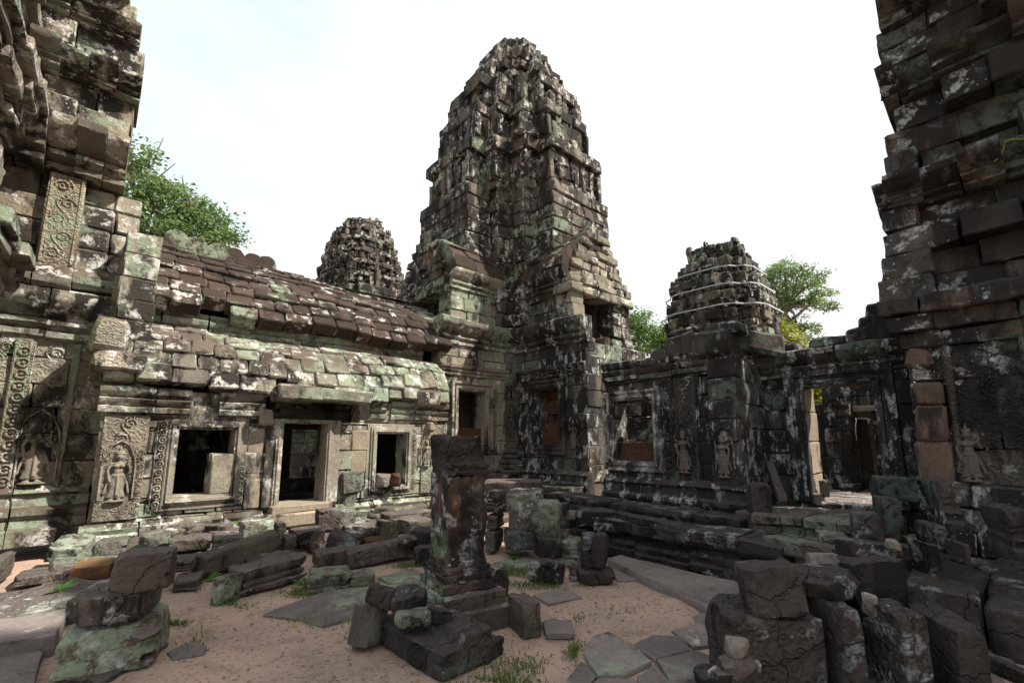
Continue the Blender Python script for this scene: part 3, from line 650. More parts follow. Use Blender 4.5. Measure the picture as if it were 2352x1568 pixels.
mb = MB(); mb.cbox(A, 6.15, 8.4, .3, 4.2, -1.2, -1.0, .02, 0); mb.cut('inner_wall', M['inside'], cen, 0, ()); mb.cbox(B, B0, B1, .3, 4.2, -1.0, -.8, .02, 0); mb.build('inner_wall', M['inside'], cen, 0, ())
rosA = MB(); rosettes(rosA, A, AW[1] + .34, 1.3, 3.0, .03, .05); rosA.build('carved_border', M['lit'], cen, 0, ())
u, v = B.px(1320, 1030); devata(cen, B, u, v, .04, .72, M['dancer'], 1, M['blackcarve'])
# upper porches with curved half roofs and gable ends
def upper_porch(side, end, u0, u1, us, ue, z0, apex, m_side, m_roof, m_end, flip, hw):
    """side frame + end frame of a porch: wall, cornice, curved roof and stepped gable."""
    mb = MB(); mb.masonry(side, u0, u1, z0, z0 + 1.0, rh=.34, bl=(.4, .7), depth=.6, jit=.03)
    mb.mould(side, u0 - .02, u1 + .05, sc_prof(CORN, 1.0, z0 + .85, 1.0), seg=.6, j=.02); mb.build('upper_wall', M[m_side], cen)
    mb = MB(); h = apex - z0 - 1.4
    cv = [(.20, z0 + 1.40), (.12, z0 + 1.40 + h * .30), (-.10, z0 + 1.40 + h * .55), (-.45, z0 + 1.40 + h * .78), (-.95, z0 + 1.40 + h * .94), (-1.3, z0 + 1.4 + h)]
    vault(mb, side, cv, u0 - .05, u1 + .05, bl=(.4, .7), th=.35, lift=.04, jit=.03); mb.build('porch_roof', M[m_roof], cen)
    mb = MB(); rows = 9; cc = (us + ue) / 2
    for k in range(rows):
        t = k / (rows - 1); zz = z0 + .75 + (apex + .05 - z0 - .75) * t; half = hw * (1 - t ** 1.8 * .80); ht = (apex - z0 - .75) / (rows - 1)
        x = cc - half
        while x < cc + half - .1:
            L = U(.35, .6); x2 = min(x + L, cc + half)
            if cc + half - x2 < .2: x2 = cc + half
            mb.cbox(end, x, x2 - .006, zz, zz + ht - .006, -.5, U(-.05, .06) + (.10 if k < 2 else 0), .03, .02); x = x2
    mb.build('gable', M[m_end], cen, 1, ((.5, .1), (.14, .04)))
XE = 6.35; E1 = Fr((XE, 0, 0), (-1, 0, 0)); A2 = Fr((0, 9.5, 0), (0, -1, 0))
upper_porch(A2, E1, XE + .1, 8.05, -12.15, -9.45, 4.65, E1.px(1015, 528)[1], 'lit', 'roof', 'tower', 0, 1.28)
YE = 7.35; E2 = Fr((0, YE, 0), (0, -1, 0)); B2 = Fr((8.6, 0, 0), (-1, 0, 0))
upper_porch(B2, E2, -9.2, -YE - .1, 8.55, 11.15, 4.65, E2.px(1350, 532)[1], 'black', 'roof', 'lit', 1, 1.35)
mb = MB()
mb.masonry(Fr((7.25, 0, 0), (-1, 0, 0)), -12.0, -9.9, 4.0, 5.6, rh=.4, depth=.3); mb.cut('inner_wall', M['inside'], cen, 0, ()); mb.masonry(Fr((0, YE + .55, 0), (0, -1, 0)), 9.3, 11.2, 3.9, 5.6, rh=.4, depth=.3, jit=.05); mb.build('inner_wall', M['inside'], cen, 0, ())
mb = MB(); EE = Fr((0, YE - .05, 0), (0, -1, 0))
mb.masonry(EE, 8.62, 9.1, 3.9, 5.5, rh=.36, bl=(.3, .5), depth=.5, jit=.05); mb.cut('gable_pillar', M['lit'], cen); mb.masonry(EE, 10.35, 11.2, 3.8, 5.45, rh=.34, bl=(.3, .5), depth=.5, jit=.08, b=.03)
mb.build('gable_pillar', M['tower'], cen)
for yy, (ax, bx) in ((5.9, 0), (0, 0))[:0]: pass
# ---------------- dark hall with one window, right of the corner
H = Fr((7.2, 0, 0), (-1, 0, 0)); H0, H1 = H.px(1393, 1000)[0], H.px(1700, 1000)[0]
HW = rect(H, [(1406, 922), (1500, 925), (1503, 1060)])
hall = thing('hall', 'dark roofless hall wall speckled with white lichen, one square window and two carved dancers', 'hall', (7.2, 4.1, .3))
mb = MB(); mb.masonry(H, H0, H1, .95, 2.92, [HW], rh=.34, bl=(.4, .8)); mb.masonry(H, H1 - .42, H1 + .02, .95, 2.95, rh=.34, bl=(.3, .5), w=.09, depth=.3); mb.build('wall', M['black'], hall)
mb = MB(); mb.mould(H, H0 - .05, H1 + .1, sc_prof(BASE2, 1.15, .30, 1.2), seg=.8, j=.015); mb.cut('base_moulding', M['black'], hall); mb.mould(H, H0 - .1, H1 + .12, [(.30, .10), (.30, .30), (.24, .32)], seg=.7, j=.02); mb.build('base_moulding', M['black'], hall)
mb = MB(); mb.mould(H, H0, H1 - .05, sc_prof(BAND, .9, 2.72, 1.2), seg=.7, j=.02); mb.build('cornice', M['black'], hall)
mb = MB(); HF = Fr((0, -H1 - .0, 0), (0, -1, 0)); mb.masonry(HF, 7.2, 8.3, .4, 2.9, rh=.36, jit=.02); mb.build('side_wall', M['black'], hall)
mb = MB(); mb.rings(H, *HW, [(0, -.4), (0, .05), (.03, .05), (.035, .085), (.075, .085), (.08, .05), (.12, .05), (.125, .09), (.17, .09), (.18, -.03)]); mb.build('window_frame', stone('lichen_frame', (.16, .14, .125), (.10, .09, .085), dark=.4, white=.95, green=.1, bump=.5, wcol=(.5, .5, .5)), hall, 1, ((.3, .015),), smooth=False)
mb = MB(); rosettes(mb, H, HW[1] + .27, 1.05, 2.65, .03, .05)
uu = H.px(1578, 900)[0]; mb.cbox(H, uu - .17, uu + .17, 1.0, 2.68, -.1, .05, .015, .005)
for s_ in (-1, 1): mb.tube([H.pt(uu + s_ * .19, 1.0, .04), H.pt(uu + s_ * .19, 2.68, .04)], .018, 6)
mb.build('pilaster', M['blackcarve'], hall, 1, ((.1, .02),))
mb = MB()
for k in range(5):
    zc = 1.98 + k * .15; mb.tube([H.pt(uu + .07 * math.cos(t * math.pi / 5), zc + .06 * math.sin(t * math.pi / 5), .055) for t in range(11)], .014, 5)
mb.build('carved_border', M['blackcarve'], hall, 0, ())
u, v = H.px(1578, 1086); devata(hall, H, u, v, .07, .74, M['dancer'], 0, M['blackcarve'])
u, v = H.px(1672, 1096); devata(hall, H, u, v, .12, .70, M['dancer'], 1, M['blackcarve'])
mb = MB()
for q in ((H0 + 1.05, H0 + 1.36, 2.98, 3.22, -.4, .08), (-3.98, -3.45, 3.0, 3.40, -.5, .10), (-3.44, -2.9, 2.96, 3.32, -.5, .22), (-4.0, -3.5, 3.40, 3.52, -.3, .0), (-3.3, -2.8, 3.30, 3.50, -.6, .05)):
    mb.cbox(H, *q, .04, .03); mb.cut('roof_stone', M['black'], hall, 2, ((.3, .06), (.1, .035)))
mb = MB(); ff = TFr(H.pt(-3.25, 3.28, .1), (.75, -.62, -.20), (.15, .1, 1)); mb.cbox(ff, 0, 1.3, -.06, .30, -.35, .02, .05, .02); mb.build('leaning_beam', M['black'], hall, 2, ((.3, .06), (.1, .03)))
mb = MB(); Hi = Fr((8.25, 0, 0), (-1, 0, 0)); mb.masonry(Hi, -5.6, -3.0, .4, 2.95, rh=.4, bl=(.4, .8), depth=.25, jit=.04); mb.build('inner_wall', M['tower'], hall)
mb = MB()
for k in range(4): x = -4.55 + k * .32; mb.cbox(Fr((7.95, 0, 0), (-1, 0, 0)), x, x + .17, .6, 2.7, -.15, .05, .03, .01)
mb.build('inner_pillar', M['inside'], hall)

# ---------------- wall with the open doorway, beside the right tower
Dm = Fr((8.3, 0, 0), (-1, 0, 0)); d0, d1 = Dm.px(1742, 1000)[0], -1.0
DD = rect(Dm, [(1848, 884), (2008, 880), (1866, 1158), (2026, 1100)])
DD = (DD[0] + .03, DD[1] - .02, .72, DD[3] - .03)
dw = thing('doorway_wall', 'blackened wall with a tall open doorway between the hall and the right tower', 'wall', (8.3, 2.0, .5))
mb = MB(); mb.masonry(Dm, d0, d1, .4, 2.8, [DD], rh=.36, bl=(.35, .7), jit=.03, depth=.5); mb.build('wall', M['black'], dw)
mb = MB(); mb.mould(Dm, d0 + .1, d1, sc_prof(CORN, .72, 2.64, 1.0), seg=.8, j=.02); mb.cut('cornice', M['black'], dw); mb.mould(Dm, DD[0] - .1, DD[1] + .2, sc_prof(BAND, .6, DD[3] + .02, 1.2), seg=1.2); mb.build('cornice', M['black'], dw)
mb = MB(); mb.rings(Dm, *DD, [(0, -.1), (0, .05), (.04, .05), (.045, .09), (.09, .09), (.095, .05), (.15, .05), (.155, .10), (.25, .10), (.26, -.03)], bottom=False); mb.build('door_frame', M['black'], dw, 1, ((.3, .02),), smooth=False)
mb = MB(); fj = Fr((0, -DD[0] - .004, 0), (0, -1, 0)); mb.masonry(fj, 8.32, 8.85, .7, DD[3], rh=.5, bl=(.5, .6), depth=.2, jit=.006); mb.build('door_jamb', M['clean'], dw)['label'] = 'pale orange door jamb lit from inside the courtyard behind'  # stone paler than the wall, so the jamb looks sunlit
mb = MB()
for (xa, xb, ya) in ((1762, 1832, 790), (1858, 1950, 772), (1950, 2015, 752), (1985, 2050, 720), (2003, 2060, 695)):
    a = Dm.px(xa, 820)[0]; b = Dm.px(xb, 820)[0]; t = Dm.px((xa + xb) / 2, ya)[1]; mb.cbox(Dm, a, b, 3.05, t, -.45, U(-.02, .05), .035, .03); mb.cut('parapet_block', M['black'], dw, 2, ((.3, .06), (.1, .03)))
# building seen through the doorway
inn = thing('inner_building', 'distant dark pavilion with a narrow doorway, seen through the open doorway on the right', 'building', (11.6, 2.6, .6))
If = Fr((11.6, 0, 0), (-1, 0, 0)); ia, ib, ic, id_ = [If.px(x, 1000)[0] for x in (1895, 1958, 2005, 2100)]
tz = If.px(1900, 888)[1]; dz = If.px(1980, 945)[1]
mb = MB(); mb.masonry(If, ia, id_, .6, tz, [(ib, ic, .6, dz)], rh=.32, bl=(.3, .6), jit=.04); mb.masonry(If, If.px(1856, 1000)[0], ia, .6, If.px(1870, 925)[1], rh=.35, bl=(.3, .5), w=-.5); mb.build('wall', M['black'], inn)
mb = MB(); mb.cbox(If, ib - .1, ic + .2, dz, dz + .12, -.3, .1, .02, .01); mb.build('lintel', M['clean'], inn)
mb = MB(); xa, xb = If.px(1925, 1000, .35)[0], If.px(1955, 1000, .35)[0]
mb.masonry(If, xa, xb, .8, 2.15, rh=.34, bl=(.3, .6), w=.35, depth=.35); mb.mould(If, xa - .03, xb + .03, [(.35, 2.12), (.42, 2.17), (.42, 2.25), (.38, 2.28), (.45, 2.36)], seg=.6); mb.mould(If, xa - .05, xb + .05, [(.45, .6), (.45, .72), (.38, .8)], seg=.6); mb.build('pillar', M['blackcarve'], inn)
mb = MB(); mb.cbox(If, ib - .5, ic + .9, .6, dz + .5, -1.2, -.9, .02, .0); mb.cut('inner_wall', M['inside'], inn, 0, ()); mb.cbox(If, ib - .1, ib + .25, .6, dz - .1, -.8, -.5, .04, .02); mb.build('inner_wall', M['inside'], inn)
mb = MB()
for k in range(9):
    for q in range(5): mb.cbox(TFr((8.35 + k * .42, 1.0 + q * .45, .66), (1, 0, 0), (0, 1, 0)), .01, .41, .01, .44, -.2, U(-.012, .012), .02, .01)
tag(mb.build('inner_paving', M['pave'], None), None, None, None, 'structure')

# ---------------- right tower
R = Fr((7.4, 0, 0), (-1, 0, 0))
rt = thing('temple_tower', 'huge blackened tower filling the right edge of the picture', 'tower', (10.4, -1.6, .3), 'stone towers of the temple')
prof = [(0.5, 2120), (1.2, 2120), (2.1, 2095), (2.75, 2085)]
def edge_u(y, x): return R.px(x, y)
rows = [(1240, 2150), (1090, 2118), (900, 2098), (800, 2090), (770, 2040), (700, 2030), (600, 2022), (520, 2034), (450, 2016), (340, 2028), (332, 2058), (240, 2044), (160, 2006), (150, 2012), (70, 2008), (0, 2005), (-80, 2010), (-250, 2030), (-500, 2065)]
tabr = sorted([(R.px(x, y)[1], R.px(x, y)[0]) for y, x in rows]); eu = interp(tabr)
def pil(u, ph=0.0):
    """Steps of the redented face: flat strips at different depths, running up through the courses."""
    k = (u + 1.2 + ph) / .34; return (.0, .24, .06, .34, .10, .46, .02, .28)[int(k * 1.0) % 8]
def rstack(za, zb, wfun, ch=.36, bl=(.3, .75), jit=.015, m='blackright', name='tier', umax=3.2, miss=.0, wild=.10):
    mb = MB(); n = max(1, round((zb - za) / ch))
    for k in range(n):
        a = za + (zb - za) * k / n; b = za + (zb - za) * (k + 1) / n; t = (k + .5) / n
        x = eu((a + b) / 2) + U(-.04, .04)
        while x < umax:
            x2 = x + U(*bl); ww = wfun(t, (x + x2) / 2) + random.gauss(0, jit)
            if random.random() < wild: ww += U(-.22, .10)
            if random.random() >= miss: mb.cbox(R, x, x2 - .004, a, b - .004, -1.0, ww, .016, .012)
            x = x2
    return mb.build(name, M[m], rt, 2, ((.45, .09), (.16, .05), (.06, .016)))
mb = MB(); mb.cbox(R, -.55, 3.2, -.1, 9.8, -.95, -.62, .01, 0); mb.build('inner_wall', M['inside'], rt, 0, ())
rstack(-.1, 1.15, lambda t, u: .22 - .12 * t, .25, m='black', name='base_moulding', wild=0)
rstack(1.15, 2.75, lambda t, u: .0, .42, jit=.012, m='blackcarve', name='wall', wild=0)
rstack(2.75, 3.35, lambda t, u: .05 + .28 * t, .2, name='cornice', wild=.05)
zs_ = [3.35, 4.95, 6.45, 7.7, 8.9, 10.3]; back_ = 0.0
for i, (za, zb) in enumerate(zip(zs_, zs_[1:])):
    rstack(za, zb - .38, lambda t, u: -.12 - back_ + pil(u, .1 * i), .33, jit=.02)
    mb = MB(); k0 = eu(zb - .15) - .02
    for k in range(13):
        ua_, ub_ = max(k0, -1.2 - .1 * i + .34 * k), -1.2 - .1 * i + .34 * (k + 1)
        if ub_ - ua_ > .05: mb.mould(R, ua_, ub_, sc_prof(CORN, .72, zb - .42, 1.0) if 0 else [(a + pil((ua_ + ub_) / 2, .1 * i) * .85 - back_ - .06, b) for a, b in sc_prof(CORN, .70, zb - .42, 1.15)], seg=.5, j=.02, back=-.8, gap=.0, jv=.012)
    mb.build('cornice', M['blackright'], rt, 1, ((.4, .08), (.14, .045)))
    back_ += .10
mb = MB()
ua, ub = R.px(2098, 960)[0], R.px(2200, 960)[0]
for k, (a, b) in enumerate(((1.12, 1.62), (1.63, 2.05), (2.06, 2.32))): mb.cbox(R, ua + .03 * k, ua + .30, a, b, -.2, .16, .03, .012)
mb.cbox(R, ua + .02, ua + .26, 2.5, 2.78, -.2, .10, .05, .04, .3); mb.build('broken_pilaster', stone('fresh_break', (.145, .092, .072), (.105, .078, .066), dark=.36, white=.1, green=.15, bump=.4), rt)['label'] = 'smooth broken pilaster of paler stone'
mb = MB(); mb.cbox(R, ua + .34, ua + .42, 1.1, 2.9, -.1, .09, .02, .01); mb.cut('pilaster', M['blackcarve'], rt, 1, ((.1, .02),)); mb.cbox(R, ua + .95, ua + 1.06, 1.1, 2.9, -.1, .10, .02, .01); mb.cut('pilaster', M['blackcarve'], rt, 1, ((.1, .02),)); rosettes(mb, R, ua + 1.2, 1.15, 2.8, .03, .06); mb.build('carved_border', M['blackcarve'], rt, 1, ((.1, .02),))
mb = MB(); scroll(mb, R, ua + .68, 1.95, 2.7, .02, .12); mb.cut('carved_border', M['blackcarve'], rt, 0, ())
u, v = R.px(2237, 1106); devata(rt, R, u, v, .07, .66, M['dancer'], 0, M['blackcarve'])
RC0 = (9.5, -2.8)
rprof = interp([(3, 2.4), (7, 2.4), (9, 2.4), (11, 2.3), (13, 1.9), (14.5, 1.2), (15.8, .35)])
mb = MB()
for za, zb in zip([9.5, 11, 12.3, 13.4, 14.4], [11, 12.3, 13.4, 14.4, 15.6]): tier_blocks(mb, *RC0, za, zb, rprof, bl=.8, ch=.45)
mb.build('tier', M['blackright'], rt)
mb = MB(); core(mb, *RC0, [(.2, 2.2), (7, 2.2), (9, 2.2), (11, 2.2), (13, 1.9), (14.5, 1.2), (15.6, .3)], .95); mb.build('core', M['inside'], rt, 0, ())

# ---------------- unseen tower, added behind the camera so the courtyard falls in shade
shade_tower = thing('temple_tower', 'tall shading tower added out of view behind the camera', 'tower', (9.0, -7.6, 0), 'stone towers of the temple')
gp = interp([(0, 3.9), (8, 3.8), (12, 3.5), (15, 2.8), (17.5, 1.8), (19.5, .5)])
mb = MB()
for za, zb in zip([0, 2, 4, 6, 8, 10, 12, 13.8, 15.4, 16.8, 18], [2, 4, 6, 8, 10, 12, 13.8, 15.4, 16.8, 18, 19.5]): tier_blocks(mb, 9.0, -7.6, za, zb, gp, bl=1.2, ch=.7)
mb.build('tier', M['blackright'], shade_tower)
mb = MB(); core(mb, 9.0, -7.6, [(z, gp(z)) for z in (0, 8, 12, 15, 17.5, 19.4)], .95); mb.build('core', M['inside'], shade_tower, 0, ())

# ---------------- left tower
Lw = Fr((0, 9.6, 0), (0, -1, 0))
lt = thing('temple_tower', 'sunlit pale tower at the left edge, a carved dancer on its wall', 'tower', (-3.2, 10.9, .3), 'stone towers of the temple')
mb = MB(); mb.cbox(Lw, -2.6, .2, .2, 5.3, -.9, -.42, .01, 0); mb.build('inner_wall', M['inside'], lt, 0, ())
mb = MB(); mb.masonry(Lw, -2.6, .40, .95, 3.2, rh=.36, bl=(.5, .9), jit=.012); mb.build('wall', M['litcarve'], lt)
mb = MB(); mb.mould(Lw, -2.6, .05, sc_prof(BASE2, 1.3, .2, 1.2), seg=.8); mb.build('base_moulding', M['vault'], lt)
mb = MB(); mb.cbox(Lw, -.98, -.80, .95, 3.1, -.1, .06, .015, .004); mb.cut('pilaster', M['litcarve'], lt); mb.cbox(Lw, -.36, -.28, .95, 3.1, -.1, .05, .015, .004); mb.cut('pilaster', M['litcarve'], lt); rosettes(mb, Lw, -.86, 1.0, 3.0, .07, .075); mb.cut('carved_border', M['litcarve'], lt, 0, ()); rosettes(mb, Lw, -1.3, 1.0, 3.0, .03, .08); mb.build('carved_border', M['litcarve'], lt, 1, ((.1, .015),))
mb = MB()
for q in ((-.58, 2.15, 3.05, .0, .13), (-1.08, 1.0, 3.05, .0, .10), (-.12, 1.0, 3.05, .0, .08)): scroll(mb, Lw, *q); mb.cut('carved_border', M['litcarve'], lt, 0, ())
u, v = Lw.px(72, 1112); devata(lt, Lw, u, v, .05, .98, M['frame'], 0)
mb = MB(); mb.mould(Lw, -2.6, .1, sc_prof(CORN, 1.25, 3.12, 1.3), seg=.7, j=.02); mb.cut('cornice', M['vault'], lt); mb.mould(Lw, -2.6, .1, [(.28, 3.88), (.34, 3.95), (.34, 4.05), (.22, 4.2), (.1, 4.28)], seg=.6, j=.03); mb.build('cornice', M['vault'], lt)
rl = [(780, 228), (660, 245), (600, 238), (500, 236), (440, 262), (400, 285), (330, 288), (270, 305), (200, 322), (160, 329), (110, 318), (60, 312), (0, 306), (-80, 300), (-200, 285)]
tabl = sorted([(Lw.px(x, y)[1], Lw.px(x, y)[0]) for y, x in rl]); el = interp(tabl)
def pll(u, ph=0.0):
    k = (-u + ph) / .33; return (.0, .10, .02, .22, .08, .34, .12, .40, .2, .45, .3)[min(10, int(max(0, k)))]
def lstack(za, zb, wfun, ch=.44, bl=(.45, 1.0), jit=.02, m='towerleft', name='tier', umin=-4.5, miss=.0, cut=.0, wild=.05):
    mb = MB(); n = max(1, round((zb - za) / ch))
    for k in range(n):
        a = za + (zb - za) * k / n; b = za + (zb - za) * (k + 1) / n; t = (k + .5) / n; x = el((a + b) / 2) + U(-.03, .03) - cut
        while x > umin:
            x2 = x - U(*bl); ww = wfun(t, (x + x2) / 2) + random.gauss(0, jit * .5) + (U(-.15, .04) if random.random() < wild else 0)
            if random.random() >= miss: mb.cbox(Lw, x2 + .004, x, a, b - .004, -1.1, ww, .018, .014)
            x = x2
    return mb.build(name, M[m], lt, 2, ((.45, .06), (.16, .03), (.06, .014)))
lstack(4.2, 5.75, lambda t, u: -.25 + .6 * pll(u), .40, name='tier', cut=.15, wild=0)
for za, zb, o0, o1 in ((5.75, 6.55, -.05, .40), (7.35, 7.75, .05, .30), (8.35, 8.7, -.02, .22), (9.3, 9.7, -.1, .12)):
    mb = MB(); k1 = el((za + zb) / 2) + .03
    for k in range(13):
        ub_, ua_ = min(k1, -.33 * k), -.33 * (k + 1)
        if k == 0: ub_ = k1
        if ub_ - ua_ > .05: mb.mould(Lw, ua_, ub_, [(a + pll((ua_ + ub_) / 2) * .7 + o0, b) for a, b in sc_prof(CORN, (zb - za) / .6, za, (o1 - o0) / .23 * 1.1)], seg=.6, j=.015, back=-.8, gap=.0, jv=.01)
    mb.build('cornice', M['towerleft'], lt, 1, ((.4, .06), (.14, .03)))
for za, zb, o0 in ((6.55, 7.35, -.06), (7.75, 8.35, -.14), (8.7, 9.3, -.22), (9.7, 11.2, -.35)):
    lstack(za, zb, lambda t, u: o0 + pll(u), .42)
mb = MB(); mb.cbox(Lw, -.92, -.50, 4.25, 5.75, -.2, .02, .02, .005); mb.build('pilaster', M['creamcarve'], lt)
mb = MB()
for s_ in (-.88, -.54): mb.tube([Lw.pt(s_, 4.3, .02), Lw.pt(s_, 5.7, .02)], .022, 6); mb.cut('carved_border', M['creamcarve'], lt, 0, ())
scroll(mb, Lw, -.71, 4.32, 5.68, .025, .15, .016); mb.cut('carved_border', M['creamcarve'], lt, 0, ())
# side porch of the left tower, overhanging the far left
Sx = Fr((-1.35, 0, 0), (1, 0, 0))
def sstack(za, zb, w0, w1, m='whitewall', name='porch_wall', ch=.42, u0=6.6):
    mb = MB(); n = max(1, round((zb - za) / ch))
    for k_ in range(n):
        a = za + (zb - za) * k_ / n; b = za + (zb - za) * (k_ + 1) / n; t = (k_ + .5) / n; x = u0
        while x < 9.55:
            x2 = min(9.6, x + U(.5, 1.0)); st_ = (.0, .14, .03, .2, .06, .0)[int((x - u0) / .5) % 6]
            mb.cbox(Sx, x + .004, x2, a, b - .004, -.6, w0 + (w1 - w0) * t + st_ * .6 + random.gauss(0, .02) + (U(-.15, .05) if random.random() < .1 else 0), .02, .014); x = x2
    mb.build(name, M[m], lt, 2, ((.45, .08), (.16, .045), (.06, .014)))
sstack(.3, 3.4, 0, 0); sstack(3.4, 4.2, .02, .42, 'vault', 'porch_cornice', .2); sstack(4.2, 5.8, -.1, -.1); sstack(5.8, 6.5, -.05, .28, 'whitewall', 'porch_cornice', .18)
sstack(6.5, 7.6, -.18, -.18); sstack(7.6, 8.0, -.1, .12, 'whitewall', 'porch_cornice', .2); sstack(8.0, 9.0, -.28, -.28); sstack(9.0, 9.4, -.2, .0, 'whitewall', 'porch_cornice', .2); sstack(9.4, 11, -.4, -.5)
mb = MB(); core(mb, -3.6, 12.4, [(.2, 2.4), (7, 2.4), (9, 2.2), (11, 2.0), (13, 1.6), (15, .6)], .95); mb.build('core', M['inside'], lt, 0, ())

# ---------------- two small far towers
def far_tower(label, xc, rows, rng, m, extra, seed):
    random.seed(seed); P = onr(xc, 700, rng); c = (P.x, P.y); si = silhouette(*c, xc, rows); f_ = interp(si); zt = si[-1][0]; zb = si[0][0]
    t = thing('temple_tower', label, 'tower', (c[0], c[1], 0), 'stone towers of the temple')
    n = 6; zz = [zb + (zt - zb) * (k / n) for k in range(n + 1)]
    for za, zb_ in zip(zz, zz[1:]):
        mb = MB(); tier_blocks(mb, *c, za, zb_, f_, bl=.5, ch=.26, jit=.05, kw=dict(a=.42, c1=.9, b=.66, c2=.74), ribs=True); mb.build('tier', M[m], t, 1, ((.4, .09), (.14, .04)))
    mb = MB(); core(mb, *c, [(0, f_(zb) * 1.05), (zb, f_(zb))] + [(z, f_(z)) for z in zz[1:]], .86); mb.build('core', M['inside'], t, 0, ())
    mb = MB(); tier_blocks(mb, *c, max(0, zb - 4), zb, lambda z: f_(zb) * 1.05, bl=.6, ch=.36); mb.build('wall', M[m], t)
    return t, c, f_
far_tower('small rounded tower far behind the gallery roof, left of the tall tower', 825, [(517, 8), (523, 45), (545, 62), (570, 74), (600, 82), (640, 92), (680, 94)], 25.0, 'tower', 0, 3)
t2, c2_, f2 = far_tower('small dark tower bound with white straps, behind the hall on the right', 1652, [(578, 20), (583, 55), (610, 72), (640, 88), (680, 100), (720, 112), (780, 120), (820, 122)], 17.5, 'tower', 0, 4)
for i, (pl_, pr_, rr) in enumerate((((1562, 640), (1722, 625), 1.0), ((1550, 690), (1742, 672), 1.0), ((1545, 735), (1765, 722), 1.0))):
    z_ = onr(1652, (618, 662, 711)[i], 17.5 - 1.3).z; r_ = f2(z_) * 1.09; pts = [(c2_[0] + x, c2_[1] + y, z_) for x, y in redent(r_, a=.42, c1=.9, b=.66, c2=.74)]
    hull = [pts[k] for k in range(len(pts)) if (k % 9) in (0, 1, 3, 5, 7)]
    fl = MB(); n0 = 0; hull.append(hull[0])
    for p in hull: fl.v += [Vector(p) - Z * .02, Vector(p) + Z * .02]
    for k in range(len(hull) - 1): fl.f.append([2 * k, 2 * k + 2, 2 * k + 3, 2 * k + 1])
    o = fl.build('strap', M['strap'], t2, 0, (), smooth=False); s = o.modifiers.new('t', 'SOLIDIFY'); s.thickness = .03
random.seed(11)
# ================================================================== GROUND
def ground_z(x, y):
    return -.012 + .02 * noise.noise(Vector((x * .8, y * .8, 0))) + .01 * noise.noise(Vector((x * 3, y * 3, 4)))
bm = bmesh.new(); xs = list(np.concatenate([np.linspace(-300, -4, 12), np.linspace(-3, 9, 121), np.linspace(10, 300, 12)])); grid = {}
for i, x in enumerate(xs):
    for k, y in enumerate(xs): grid[i, k] = bm.verts.new((x, y, ground_z(x, y)))
for i in range(len(xs) - 1):
    for k in range(len(xs) - 1): bm.faces.new((grid[i, k], grid[i + 1, k], grid[i + 1, k + 1], grid[i, k + 1]))
me = bpy.data.meshes.new('ground'); bm.to_mesh(me); bm.free(); me.polygons.foreach_set('use_smooth', [True] * len(me.polygons))
go = bpy.data.objects.new('ground', me); COL.objects.link(go); tag(go, None, None, None, 'structure')
def soil():
    m = bpy.data.materials.new('trodden_soil'); m.use_nodes = True; nt = m.node_tree; bs = nt.nodes['Principled BSDF']; bs.inputs['Roughness'].default_value = .95; bs.inputs['Specular IOR Level'].default_value = .1
    g = N(nt, 'NewGeometry'); L = nt.links
    def noi(sc, det, ro, off=0):
        n = N(nt, 'TexNoise', Scale=sc, Detail=det, Roughness=ro); v = N(nt, 'VectorMath', operation='ADD'); v.inputs[1].default_value = (off, off, 0); L.new(g.outputs['Position'], v.inputs[0]); L.new(v.outputs[0], n.inputs['Vector']); return n.outputs['Fac']
    col = mixc(nt, ramp(nt, noi(.9, 5, .6), .36, .64), (.41, .288, .225), (.315, .23, .19))
    col = mixc(nt, mul(nt, ramp(nt, noi(3.5, 6, .7, 9), .50, .66), .6), col, (.20, .145, .115))
    col = mixc(nt, mul(nt, ramp(nt, noi(40, 3, .7, 3), .55, .7), .5), col, (.40, .29, .22))
    col = mixc(nt, mul(nt, ramp(nt, noi(28, 4, .7, 13), .57, .63), .8), col, (.085, .065, .05))
    col = mixc(nt, mul(nt, mul(nt, ramp(nt, noi(1.1, 4, .6, 23), .56, .68), ramp(nt, noi(9, 5, .7, 31), .45, .6)), .6), col, (.13, .14, .06))
    L.new(col, bs.inputs['Base Color']); bp = N(nt, 'Bump', Strength=.55, Distance=.04)
    L.new(mul(nt, noi(30, 5, .7), noi(6, 5, .6, 2), 'ADD'), bp.inputs['Height']); L.new(bp.outputs['Normal'], bs.inputs['Normal']); return m
me.materials.append(soil())
# flat paving slabs sunk in the soil
def poly_slab(mb, pts, z, h=.05, sub=.22):
    q = [onz(x, y, z) for x, y in pts]; out = []
    for a, b in zip(q, q[1:] + q[:1]):
        n = max(1, int((b - a).length / sub))
        for k in range(n):
            p = a.lerp(b, k / n); d = noise.noise_vector(p * 2.1) * .035; out.append(p + Vector((d.x, d.y, 0)))
    c = sum(out, Vector()) / len(out); n0 = len(mb.v); m = len(out)
    for zz, sc in ((z - h, 1.0), (z - .012, 1.0), (z, .975)): mb.v += [Vector((c.x + (p.x - c.x) * sc, c.y + (p.y - c.y) * sc, zz)) for p in out]
    mb.v.append(Vector((c.x, c.y, z + U(-.004, .006))))
    for r in range(2):
        for k in range(m): a = n0 + r * m + k; b = n0 + r * m + (k + 1) % m; mb.f.append([a, b, b + m, a + m])
    for k in range(m): mb.f.append([n0 + 2 * m + k, n0 + 2 * m + (k + 1) % m, n0 + 3 * m])
mb = MB()
